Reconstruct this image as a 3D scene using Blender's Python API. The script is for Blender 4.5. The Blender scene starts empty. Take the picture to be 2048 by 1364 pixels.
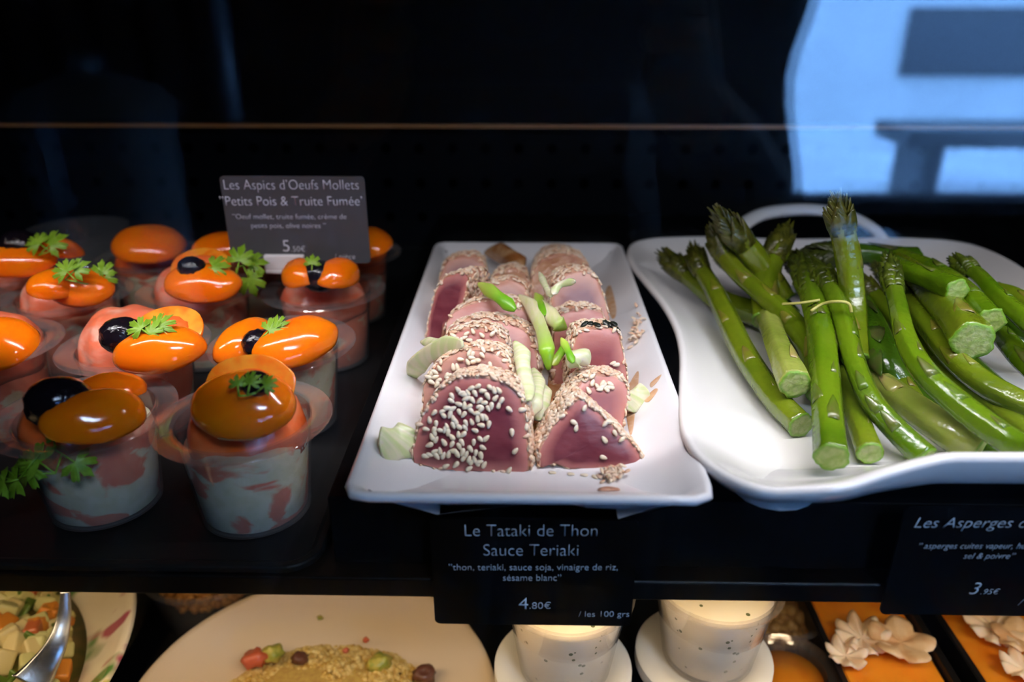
import bpy, bmesh, math, random
import numpy as np
from mathutils import Vector, Matrix, noise as mnoise
random.seed(7); rng = np.random.default_rng(7)
S = bpy.context.scene
COL = S.collection
R_ = math.radians

# ------------------------------------------------------------------ camera, world, light, exposure
CAM = Vector((0, 0, .26)); FPX = 1560.0; PITCH = R_(24.07); YAW = R_(1.05)
cd = bpy.data.cameras.new('camera'); cam = bpy.data.objects.new('camera', cd); COL.objects.link(cam)
cam.location = CAM; cam.rotation_euler = (R_(90) - PITCH, 0, YAW)
cd.sensor_width = 36; cd.lens = 36 * FPX / 2048; cd.clip_start = .005
cd.dof.use_dof = True; cd.dof.focus_distance = .43; cd.dof.aperture_fstop = 4.6
S.camera = cam
S.view_settings.view_transform = 'Standard'; S.view_settings.look = 'None'
S.view_settings.exposure = 0; S.view_settings.gamma = 1; S.view_settings.use_curve_mapping = False
S.cycles.use_denoising = True
S.cycles.max_bounces = 10; S.cycles.transparent_max_bounces = 40; S.cycles.glossy_bounces = 5
S.cycles.diffuse_bounces = 4; S.cycles.caustics_reflective = False; S.cycles.caustics_refractive = False
S.cycles.sample_clamp_indirect = 6

w = bpy.data.worlds.new('sky'); S.world = w; w.use_nodes = True
w.node_tree.nodes['Background'].inputs[0].default_value = (.19, .46, 1, 1)
w.node_tree.nodes['Background'].inputs[1].default_value = 34

def area(name, loc, rot, sx, sy, power, color, parent=None):
    l = bpy.data.lights.new(name, 'AREA'); l.shape = 'RECTANGLE'; l.size = sx; l.size_y = sy
    l.energy = power; l.color = color
    o = bpy.data.objects.new(name, l); COL.objects.link(o); o.location = loc; o.rotation_euler = rot
    if parent: o.parent = parent; o.location = Vector(loc) - parent.location
    return o

LAMP_Y, LAMP_Z = .300, .345
FW = Vector((-math.sin(YAW)*math.cos(PITCH), math.cos(YAW)*math.cos(PITCH), -math.sin(PITCH)))
RT = Vector((math.cos(YAW), math.sin(YAW), 0)); UP = RT.cross(FW)
def ray(x, y): return FW + RT*((x-1024)/FPX) - UP*((y-682)/FPX)
def at(x, y, z):
    d = ray(x, y); return CAM + d*((z-CAM.z)/d.z)
def aty(x, y, Y):
    d = ray(x, y); return CAM + d*((Y-CAM.y)/d.y)
def on_plane(x, y, p0, n):
    d = ray(x, y); return CAM + d*((p0-CAM).dot(n)/d.dot(n))

# ------------------------------------------------------------------ helpers
cl = area('front_fill_light', (.75, -1.15, 1.70), (R_(38), 0, R_(22)), .5, .5, 7.5, (.60, .78, 1)); cl.data.spread = R_(80)  # fill light added to brighten the food from the front, no known source
def inp(nt, node, key, val): node.inputs[key].default_value = val
MATS = {}
def pm(name, col, rough=.5, metal=0, spec=.5, sss=0, ssr=(1, .4, .2), coat=0, var=None, vscale=40, bump=0, bscale=80, stretch=None, trans=0, contrast=(.4, .6), attr=None):
    """principled material; var = second colour mixed by noise"""
    m = bpy.data.materials.new(name); m.use_nodes = True; nt = m.node_tree; b = nt.nodes['Principled BSDF']
    c4 = lambda c: (*c, 1) if len(c) == 3 else c
    b.inputs['Base Color'].default_value = c4(col); b.inputs['Roughness'].default_value = rough
    b.inputs['Metallic'].default_value = metal; b.inputs['Specular IOR Level'].default_value = spec
    b.inputs['Coat Weight'].default_value = coat; b.inputs['Coat Roughness'].default_value = .08
    if sss:
        b.inputs['Subsurface Weight'].default_value = sss; b.inputs['Subsurface Radius'].default_value = ssr
        b.inputs['Subsurface Scale'].default_value = .004
    tc = nt.nodes.new('ShaderNodeTexCoord'); vec = tc.outputs['Object']
    if stretch:
        mp = nt.nodes.new('ShaderNodeMapping'); mp.inputs['Scale'].default_value = stretch
        nt.links.new(vec, mp.inputs['Vector']); vec = mp.outputs['Vector']
    last = None
    if var:
        nz = nt.nodes.new('ShaderNodeTexNoise'); nz.inputs['Scale'].default_value = vscale; nz.inputs['Detail'].default_value = 4
        nt.links.new(vec, nz.inputs['Vector'])
        cr = nt.nodes.new('ShaderNodeValToRGB'); cr.color_ramp.elements[0].position = contrast[0]; cr.color_ramp.elements[1].position = contrast[1]
        cr.color_ramp.elements[0].color = c4(col); cr.color_ramp.elements[1].color = c4(var)
        nt.links.new(nz.outputs['Fac'], cr.inputs['Fac']); last = cr.outputs['Color']
    if attr:                                            # (attribute, colour at 1, [start, end])
        an = nt.nodes.new('ShaderNodeAttribute'); an.attribute_name = attr[0]
        r = nt.nodes.new('ShaderNodeMapRange'); r.inputs['From Min'].default_value = attr[2]; r.inputs['From Max'].default_value = attr[3]
        nt.links.new(an.outputs['Fac'], r.inputs['Value'])
        mx = nt.nodes.new('ShaderNodeMix'); mx.data_type = 'RGBA'
        nt.links.new(r.outputs[0], mx.inputs['Factor'])
        if last: nt.links.new(last, mx.inputs[6])
        else: mx.inputs[6].default_value = c4(col)
        mx.inputs[7].default_value = c4(attr[1]); last = mx.outputs[2]
    if last: nt.links.new(last, b.inputs['Base Color'])
    if bump:
        n2 = nt.nodes.new('ShaderNodeTexNoise'); n2.inputs['Scale'].default_value = bscale; n2.inputs['Detail'].default_value = 3
        nt.links.new(vec, n2.inputs['Vector'])
        bp = nt.nodes.new('ShaderNodeBump'); bp.inputs['Strength'].default_value = bump; bp.inputs['Distance'].default_value = .002
        nt.links.new(n2.outputs['Fac'], bp.inputs['Height']); nt.links.new(bp.outputs['Normal'], b.inputs['Normal'])
    MATS[name] = m
    return m

def clear(name, tint, f0=.04, rough=.03, haze=0, hazecol=(1, 1, 1)):
    """thin clear sheet: see-through plus a mirror share that grows at grazing angles"""
    m = bpy.data.materials.new(name); m.use_nodes = True; nt = m.node_tree; nt.nodes.clear()
    N = nt.nodes.new; L = nt.links.new
    out = N('ShaderNodeOutputMaterial'); tr = N('ShaderNodeBsdfTransparent'); tr.inputs[0].default_value = (*tint, 1)
    gl = N('ShaderNodeBsdfGlossy'); gl.inputs['Roughness'].default_value = rough
    g = N('ShaderNodeNewGeometry'); dt = N('ShaderNodeVectorMath'); dt.operation = 'DOT_PRODUCT'
    L(g.outputs['Incoming'], dt.inputs[0]); L(g.outputs['Normal'], dt.inputs[1])
    def mth(op, a, b=None):
        n = N('ShaderNodeMath'); n.operation = op
        for i, v in enumerate((a, b)):
            if v is None: continue
            if isinstance(v, (int, float)): n.inputs[i].default_value = v
            else: L(v, n.inputs[i])
        return n.outputs[0]
    c = mth('ABSOLUTE', dt.outputs['Value']); k = mth('POWER', mth('SUBTRACT', 1, c), 5)
    f = mth('ADD', mth('MULTIPLY', k, 1-f0), f0)
    mx = N('ShaderNodeMixShader'); L(f, mx.inputs[0]); L(tr.outputs[0], mx.inputs[1]); L(gl.outputs[0], mx.inputs[2])
    last = mx.outputs[0]
    if haze:
        df = N('ShaderNodeBsdfDiffuse'); df.inputs[0].default_value = (*hazecol, 1)
        m2 = N('ShaderNodeMixShader'); m2.inputs[0].default_value = haze; L(last, m2.inputs[1]); L(df.outputs[0], m2.inputs[2]); last = m2.outputs[0]
    L(last, out.inputs[0]); MATS[name] = m
    return m

class MB:
    def __init__(s): s.v = []; s.f = []; s.m = []; s.a = []
    def add(s, vs, fs, mi=0, at_=None):
        o = len(s.v); s.v += [tuple(p) for p in vs]; s.f += [tuple(i+o for i in q) for q in fs]; s.m += [mi]*len(fs)
        s.a += list(at_) if at_ is not None else [0.0]*len(vs)
        return s
    def lathe(s, prof, seg=48, c=(0, 0, 0), mi=0, closed=False, at_=None):
        vs = []; fs = []; aa = []
        for j, (r, z) in enumerate(prof):
            for i in range(seg):
                a = 2*math.pi*i/seg; vs.append((c[0]+r*math.cos(a), c[1]+r*math.sin(a), c[2]+z)); aa.append(at_[j] if at_ else 0)
        n = len(prof)
        for j in range(n if closed else n-1):
            k = (j+1) % n
            for i in range(seg): fs.append((j*seg+i, j*seg+(i+1) % seg, k*seg+(i+1) % seg, k*seg+i))
        if not closed:
            for j in (0, n-1):
                if prof[j][0] > 1e-6: fs.append(tuple(j*seg+i for i in range(seg)))
        return s.add(vs, fs, mi, aa)
    def rings(s, rings, mi=0, cap=(True, True), at_=None, closed=True):
        n = len(rings[0]); vs = [p for r in rings for p in r]; fs = []
        for j in range(len(rings)-1):
            for i in range(n if closed else n-1): fs.append((j*n+i, j*n+(i+1) % n, (j+1)*n+(i+1) % n, (j+1)*n+i))
        if cap[0]: fs.append(tuple(range(n)))
        if cap[1]: fs.append(tuple((len(rings)-1)*n+i for i in range(n)))
        aa = [x for x in at_ for _ in range(n)] if at_ else None
        return s.add(vs, fs, mi, aa)
    def tube(s, pts, rad, seg=14, mi=0, at_=None, rfun=None, flat=1):
        pts = [Vector(p) for p in pts]; n = len(pts)
        rad = rad if hasattr(rad, '__len__') else [rad]*n
        rs = []; up = Vector((0, 0, 1))
        for i, p in enumerate(pts):
            t = (pts[min(i+1, n-1)]-pts[max(i-1, 0)]).normalized()
            if i == 0:
                side = t.cross(up)
                if side.length < .1: side = t.cross(Vector((0, 1, 0)))
                side.normalize()
            else: side = (side - t*side.dot(t)).normalized()
            b = side.cross(t)
            rs.append([p + (side*math.cos(a) + b*math.sin(a)*flat)*rad[i]*(rfun(a, i/(n-1)) if rfun else 1) for a in [2*math.pi*k/seg for k in range(seg)]])
        return s.rings(rs, mi, at_=at_)
    def box(s, x0, x1, y0, y1, z0, z1, mi=0):
        vs = [(x, y, z) for z in (z0, z1) for y in (y0, y1) for x in (x0, x1)]
        return s.add(vs, [(0, 2, 3, 1), (4, 5, 7, 6), (0, 1, 5, 4), (1, 3, 7, 5), (3, 2, 6, 7), (2, 0, 4, 6)], mi)
    def ell(s, c, r, rot=None, seg=24, rg=14, mi=0, half=False, fn=None):
        rot = rot or Matrix.Identity(3); c = Vector(c); vs = []; fs = []
        for j in range(1, rg):
            t = math.pi*j/rg
            for i in range(seg):
                a = 2*math.pi*i/seg; u = Vector((math.sin(t)*math.cos(a), math.sin(t)*math.sin(a), math.cos(t)))
                k = fn(u) if fn else 1
                q = Vector((u.x*r[0], u.y*r[1], u.z*r[2]))*k
                if half and q.z < 0: q.z *= .08
                vs.append(c+rot @ q)
        for sgn in (1, -1):
            q = Vector((0, 0, sgn*r[2]))
            if half and sgn < 0: q.z *= .08
            vs.append(c+rot @ q)
        for j in range(rg-2):
            for i in range(seg): fs.append((j*seg+i, (j+1)*seg+i, (j+1)*seg+(i+1) % seg, j*seg+(i+1) % seg))
        T = len(vs)-2
        for i in range(seg): fs.append((T, i, (i+1) % seg)); fs.append((T+1, (rg-2)*seg+(i+1) % seg, (rg-2)*seg+i))
        return s.add(vs, fs, mi)
    def build(s, name, mats, parent=None, loc=None, smooth=True, sub=0, bevel=0, kind=None, attr=None, angle=None):
        off = Vector(parent_loc(parent)) if parent else Vector(loc if loc is not None else (0, 0, 0))
        me = bpy.data.meshes.new(name)
        me.from_pydata([(p[0]-off.x, p[1]-off.y, p[2]-off.z) for p in s.v], [], s.f)
        for m in (mats if isinstance(mats, (list, tuple)) else [mats]): me.materials.append(m)
        me.polygons.foreach_set('material_index', s.m)
        if attr:
            a = me.attributes.new(attr, 'FLOAT', 'POINT'); a.data.foreach_set('value', s.a)
        bm = bmesh.new(); bm.from_mesh(me); bmesh.ops.recalc_face_normals(bm, faces=bm.faces); bm.to_mesh(me); bm.free()
        if smooth: me.polygons.foreach_set('use_smooth', [True]*len(me.polygons))
        if angle: me.set_sharp_from_angle(angle=R_(angle))
        o = bpy.data.objects.new(name, me); COL.objects.link(o)
        if parent: o.parent = parent
        else: o.location = off
        if bevel:
            b = o.modifiers.new('bevel', 'BEVEL'); b.width = bevel; b.segments = 3; b.limit_method = 'ANGLE'
        if sub:
            q = o.modifiers.new('sub', 'SUBSURF'); q.levels = sub; q.render_levels = sub
        if kind: o['kind'] = kind
        return o
def parent_loc(p):
    l = Vector((0, 0, 0))
    while p: l += p.location; p = p.parent
    return l
def tag(o, label, cat, group=None, kind=None):
    o['label'] = label; o['category'] = cat
    if group: o['group'] = group
    if kind: o['kind'] = kind
    return o
def thing(name, loc, label, cat, group=None):
    o = bpy.data.objects.new(name, None); COL.objects.link(o); o.location = loc; o.empty_display_size = .01
    return tag(o, label, cat, group)
def euler(yaw, pitch, roll): return (Matrix.Rotation(R_(yaw), 3, 'Z') @ Matrix.Rotation(R_(pitch), 3, 'Y') @ Matrix.Rotation(R_(roll), 3, 'X'))
def struct(o): o['kind'] = 'structure'; return o
def spline(pts, n, closed=False):
    """Catmull-Rom through points (tuples of any length)"""
    P = np.array([tuple(p) for p in pts], float); m = len(P); out = []
    segs = m if closed else m-1
    for k in range(n):
        t = k*segs/(n if closed else n-1); i = min(int(t), segs-1); u = t-i
        g = lambda j: P[j % m] if closed else P[min(max(j, 0), m-1)]
        a, b, c, d = g(i-1), g(i), g(i+1), g(i+2)
        out.append(.5*((2*b)+(c-a)*u+(2*a-5*b+4*c-d)*u*u+(3*b-a-3*c+d)*u**3))
    return out
def resample(pts, n, closed=True):
    P = np.array([tuple(p) for p in pts], float)
    if closed: P = np.vstack([P, P[:1]])
    d = np.r_[0, np.cumsum(np.linalg.norm(np.diff(P, axis=0), axis=1))]
    t = np.linspace(0, d[-1], n+1)[:-1] if closed else np.linspace(0, d[-1], n)
    return [Vector([np.interp(x, d, P[:, k]) for k in range(P.shape[1])]) for x in t]
def nz(p, s=1, seed=0): return mnoise.noise(Vector((p[0]*s+seed*13.7, p[1]*s-seed*7.1, p[2]*s+seed*3.3)))

# ------------------------------------------------------------------ materials
M_black = pm('black_coated_steel', (.002, .002, .0025), .4, spec=.2)
M_wallb = pm('black_back_panel', (.0012, .0012, .0018), .55, spec=.12)
M_riser = pm('black_matt_board', (.0018, .0018, .0022), .6, spec=.08)
M_tray = pm('black_slate', (.009, .009, .0095), .45, spec=.15, bump=.05, bscale=300)
M_china = pm('white_china', (.80, .78, .80), .12, spec=.5, coat=.3)
M_china2 = pm('white_porcelain', (.82, .79, .78), .12, spec=.5, coat=.3)
M_glass = clear('shop_glass', (.99, .995, 1), .042, .0)
M_cup = clear('clear_plastic', (.965, .95, .94), .075, .06, haze=.04, hazecol=(.9, .85, .85))
M_card = pm('charcoal_card', (.075, .075, .082), .45, spec=.3)
M_cardb = pm('black_card', (.0018, .0018, .0022), .5, spec=.08)
M_ink = pm('white_print', (.85, .86, .88), .6, spec=.1)
M_ink2 = pm('pale_print', (.75, .76, .85), .6, spec=.1)
M_clip = pm('white_plastic', (.85, .82, .85), .4)

# ------------------------------------------------------------------ the case
SH_Y = .298
b = MB(); b.box(-1.0, 1.0, SH_Y, .9, -.012, 0)
sh = struct(b.build('floor_shelf', M_black, bevel=.0015, smooth=False)); sh.name = 'shelf_slab'
tag(sh, 'long black shelf slab carrying the aspic tray and the black riser', 'shelf')
# tray under the aspics: rounded corners, thin raised edge
def rrect(x0, x1, y0, y1, r, n=8):
    o = []
    for cx, cy, a0 in ((x1-r, y0+r, -90), (x1-r, y1-r, 0), (x0+r, y1-r, 90), (x0+r, y0+r, 180)):
        for k in range(n+1):
            a = R_(a0+90*k/n); o.append((cx+r*math.cos(a), cy+r*math.sin(a)))
    return o
def ring_at(o, z, inset=0):
    c = np.mean(np.array(o), axis=0); out = []
    n = len(o)
    for i in range(n):
        p = np.array(o[i]); a = np.array(o[(i+1) % n])-np.array(o[i-1]); l = np.hypot(*a) or 1; nn = np.array((-a[1], a[0]))/l
        out.append((p[0]+nn[0]*inset, p[1]+nn[1]*inset, z))
    return out
TZ = .0
o = rrect(-.62, -.1005, .299, .83, .018)
b = MB(); b.rings([ring_at(o, .0002, .002), ring_at(o, .0015), ring_at(o, .004), ring_at(o, .005, .001), ring_at(o, .0052, .004), ring_at(o, .003, .007)], at_=None)
tag(b.build('serving_tray', M_tray, loc=(-.36, .56, 0), smooth=False, bevel=.0004), 'black slate tray under the cups of salmon aspic', 'tray')
CUPZ = .0031
RZ = .04
b = MB(); b.box(-.094, .62, .308, .83, .0003, RZ)
tag(b.build('display_riser', M_riser, loc=(.26, .57, 0), smooth=False, bevel=.001), 'black raised block under the tuna plate and the asparagus dish', 'riser')

# back of the case
def holes_mat():
    m = pm('perforated_panel', (.005, .005, .007), .45, spec=.25); nt = m.node_tree; N = nt.nodes.new; L = nt.links.new
    tc = N('ShaderNodeTexCoord'); sp = N('ShaderNodeSeparateXYZ'); L(tc.outputs['Object'], sp.inputs[0])
    def mth(op, a, c=None):
        n = N('ShaderNodeMath'); n.operation = op
        for i, v in enumerate((a, c)):
            if v is None: continue
            if isinstance(v, (int, float)): n.inputs[i].default_value = v
            else: L(v, n.inputs[i])
        return n.outputs[0]
    px, pz = .0358, .0378
    fx = mth('SUBTRACT', mth('FRACT', mth('ADD', mth('DIVIDE', sp.outputs[0], px), .5)), .5)
    fz = mth('SUBTRACT', mth('FRACT', mth('ADD', mth('DIVIDE', sp.outputs[2], pz), .5)), .5)
    d = mth('SQRT', mth('ADD', mth('POWER', mth('MULTIPLY', fx, px), 2), mth('POWER', mth('MULTIPLY', fz, pz), 2)))
    h = mth('LESS_THAN', d, .0055)
    mx = N('ShaderNodeMix'); mx.data_type = 'RGBA'; L(h, mx.inputs['Factor']); mx.inputs[6].default_value = (.0055, .0062, .0085, 1); mx.inputs[7].default_value = (.0005, .0005, .0006, 1)
    b_ = nt.nodes['Principled BSDF']; L(mx.outputs[2], b_.inputs['Base Color'])
    sm = N('ShaderNodeMath'); sm.operation = 'MULTIPLY_ADD'; L(h, sm.inputs[0]); sm.inputs[1].default_value = -.1; sm.inputs[2].default_value = .1; L(sm.outputs[0], b_.inputs['Specular IOR Level'])
    return m
b = MB(); b.box(-1, 1, .85, .86, -.0, .130)
struct(b.build('wall_back', holes_mat(), loc=(.099, .855, .1068), smooth=False))
b = MB(); b.box(-1, 1, .835, .86, .1345, .62)
struct(b.build('wall_back_upper', M_wallb, loc=(0, .85, .4), smooth=False, bevel=.001))
b = MB(); b.box(-1, 1, .838, .86, .1302, .1343)
M_lip = pm('copper_edge', (.75, .26, .07), .4)
struct(b.build('trim_ledge', M_lip, loc=(0, .85, .132), smooth=False))
for sx, nm in ((-1.0, 'wall_left'), (1.0, 'wall_right')):
    b = MB(); b.box(sx-.01, sx+.01, .2, .86, -.5, .62); struct(b.build(nm, M_wallb, loc=(sx, .55, .1), smooth=False))
b = MB(); b.box(-1, 1, .23, .86, .6, .62); struct(b.build('ceiling', M_wallb, loc=(0, .5, .61), smooth=False))
# front pane
GY = .205
b = MB(); b.box(-1.0, 1.0, GY, GY+.004, -.5, .62); b.box(-1.0, 1.0, GY+.014, GY+.018, -.5, .62)   # double glazing
gl = b.build('window_1', M_glass, loc=(0, GY, .1), smooth=False); struct(gl)

# lamps: a slim light bar high in the case, with an unseen board added to shade the front dishes
t = thing('light_bar', (0, LAMP_Y, .6), 'slim light bar under the roof of the case above the food', 'lamp')
M_alu = pm('aluminium', (.5, .5, .52), .4, metal=1)
b = MB(); b.box(-.75, .75, LAMP_Y-.012, LAMP_Y+.012, LAMP_Z+.012, LAMP_Z+.02); b.build('housing', M_alu, t, smooth=False)
for x in (-.7, 0, .7):
    b = MB(); b.box(x-.004, x+.004, LAMP_Y-.004, LAMP_Y+.004, LAMP_Z+.02, .6); b.build('hanger', M_alu, t, smooth=False)
b = MB()
pts = [(-.9, .327), (-.2, .3148), (-.12, .3120), (-.03, .3058), (.055, .3045), (.10, .2985), (.9, .2975)]  # edge shaped so its shade line slants across the front cups and plates
vs = [(x, y, z) for x, e in pts for y in (.262, e) for z in (.284, .287)]
fs = []
for i in range(5):
    a = i*4; c = a+4
    fs += [(a, c, c+1, a+1), (a+2, a+3, c+3, c+2), (a, a+2, c+2, c), (a+1, c+1, c+3, a+3)]
fs += [(0, 1, 3, 2), (20, 22, 23, 21)]
b.box(-.9, .9, .262, .265, .287, LAMP_Z+.02)
b.add(vs, fs); b.build('added_baffle', M_black, t, smooth=False)
bl = area('bar_light', (0, LAMP_Y, LAMP_Z), (0, 0, 0), 1.4, .0018, 3.35, (1, .95, .955), t); bl.data.spread = R_(125)
# lower light
LOW = -.20
b = MB(); b.box(-1, 1, .25, .86, LOW-.015, LOW)
ls = struct(b.build('lower_shelf_slab', M_black, smooth=False)); tag(ls, 'black lower shelf slab holding plates, bowls and pots', 'shelf')
t = thing('lower_light_bar', (0, .322, -.012), 'slim light bar under the upper shelf lighting the lower dishes', 'lamp')
b = MB(); b.box(-.75, .75, .314, .330, -.022, -.0125); b.build('housing', M_alu, t, smooth=False)
area('lower_bar_light', (0, .322, -.024), (0, 0, 0), 1.4, .008, 1.25, (1, .74, .44), t)
b = MB(); b.box(-1, 1, .85, .86, LOW, -.012); struct(b.build('wall_back_lower', M_wallb, loc=(0, .85, -.1), smooth=False))

# ------------------------------------------------------------------ tuna plate
def plate(name, outline, zr, prof, mat, loc, **k):
    """prof: list of (inset fraction to the centre, z offset mode) -> rings"""
    pass
XL, XR, YF, YB = -.079, .083, .277, .652
cx, cy = (XL+XR)/2, (YF+YB)/2
o = resample(rrect(XL, XR, YF, YB, .009, 6), 120)
o = [(p[0], p[1]) for p in o]
b = MB()
PZ = RZ+.0003
prof = [(.040, .000), (.034, .003), (.012, .013), (.0012, .0185), (0, .0205), (.0008, .0223), (.0025, .0228), (.0042, .0222), (.010, .0180), (.018, .0120), (.028, .0075), (.040, .0055), (.055, .005)]
rs = [ring_at(o, PZ+z, d) for d, z in prof]
b.rings(rs)
tp = b.build('rectangular_plate', M_china, loc=(cx, cy, RZ), angle=60)
tag(tp, 'long white rectangular plate holding two rows of sesame tuna slices', 'plate')
PT = PZ+.005
def plate_z(x, y):
    d = min(x-XL, XR-x, y-YF, YB-y)
    return PZ+float(np.interp(d, [.0025, .0042, .010, .018, .028, .040, .055], [.0228, .0222, .018, .012, .0075, .0055, .005]))

# ------------------------------------------------------------------ sesame seeds
def seed_template(seg=8, rg=6):
    vs = []; fs = []
    for j in range(1, rg):
        t = math.pi*j/rg; x = math.cos(t); r = math.sin(t)*(1-.28*x)
        for i in range(seg):
            a = 2*math.pi*i/seg; vs.append((x, r*math.cos(a), r*math.sin(a)))
    vs += [(1, 0, 0), (-1, 0, 0)]; T = len(vs)-2
    for j in range(rg-2):
        for i in range(seg): fs.append((j*seg+i, j*seg+(i+1) % seg, (j+1)*seg+(i+1) % seg, (j+1)*seg+i))
    for i in range(seg): fs.append((T, (i+1) % seg, i)); fs.append((T+1, (rg-2)*seg+i, (rg-2)*seg+(i+1) % seg))
    return np.array(vs), fs
SV, SF = seed_template(); SV2, SF2 = seed_template(6, 5)
SL, SW, ST = .0020, .00118, .00062
def seed_xf(p, n, a, sc=1.0, tilt=0):
    n = Vector(n).normalized(); t = n.orthogonal().normalized(); bt = n.cross(t)
    d = t*math.cos(a)+bt*math.sin(a); d = (d+n*tilt).normalized(); s_ = n.cross(d).normalized(); n2 = d.cross(s_)
    return np.array([d*SL*sc, s_*SW*sc, n2*ST*sc]), np.array(p)
M_seed = pm('sesame', (.84, .72, .55), .38, sss=.25, ssr=(1, .7, .4), var=(.74, .56, .38), vscale=300, attr=('tone', (.80, .70, .56), 0, 1))
M_seed2 = pm('toasted_sesame', (.80, .54, .38), .42, sss=.2, var=(.66, .36, .22), vscale=160, attr=('tone', (.90, .72, .56), 0, 1))
M_flesh = pm('tuna_flesh', (.135, .020, .034), .33, spec=.45, sss=.12, ssr=(1, .3, .25), var=(.185, .036, .050), vscale=60, stretch=(1, .4, 2.4), bump=.12, bscale=120, attr=('edge', (.50, .18, .16), .70, 1.0))
M_flesh2 = pm('tuna_flesh_pale', (.215, .045, .055), .33, spec=.45, sss=.12, ssr=(1, .3, .25), var=(.27, .07, .072), vscale=60, stretch=(1, .4, 2.4), bump=.12, bscale=120, attr=('edge', (.54, .22, .18), .5, 1.0))
M_flesh3 = pm('tuna_flesh_dusky', (.20, .075, .085), .36, spec=.45, sss=.1, var=(.25, .11, .12), vscale=60, stretch=(1, .4, 2.4), bump=.12, bscale=120, attr=('edge', (.55, .27, .2), .6, 1.0))
M_sauced = pm('sauced_flesh', (.34, .13, .07), .3, coat=.3, var=(.45, .22, .12), vscale=90, bump=.4, bscale=200)
M_sear = pm('seared_crust', (.58, .30, .20), .5, sss=.1, var=(.36, .15, .09), vscale=120, bump=.5, bscale=250)
SEEDS_ONE = None
def seed_mesh():
    me = bpy.data.meshes.new('sesame_seed'); me.from_pydata([(v[0]*SL, v[1]*SW, v[2]*ST) for v in SV], [], SF)
    me.polygons.foreach_set('use_smooth', [True]*len(me.polygons)); me.materials.append(M_seed); return me
SEEDS_ONE = seed_mesh()
def lone_seed(p, n, a, label, group, sc=1.0):
    n = Vector(n).normalized(); t = n.orthogonal().normalized(); bt = n.cross(t)
    d = t*math.cos(a)+bt*math.sin(a); s_ = n.cross(d)
    o = bpy.data.objects.new('sesame_seed', SEEDS_ONE); COL.objects.link(o)
    m = Matrix((d, s_, n)).transposed().to_4x4(); m.translation = Vector(p)+n*ST*sc*.75
    o.matrix_world = m @ Matrix.Scale(sc, 4); tag(o, label, 'seed', group); return o
def crust_mesh(name, places, parent, mat=M_seed2):
    V = []; F = []; A = []
    for k, (p, n, a, sc, tl) in enumerate(places):
        B, c = seed_xf(p, n, a, sc, tl); V.append(SV2 @ B + c); o_ = k*len(SV2); F += [tuple(i+o_ for i in q) for q in SF2]; A += [random.random()**1.3]*len(SV2)
    b = MB(); b.v = [tuple(r) for r in np.vstack(V)]; b.f = F; b.m = [0]*len(F); b.a = A
    return b.build(name, mat, parent, kind='stuff', attr='tone')

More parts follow.
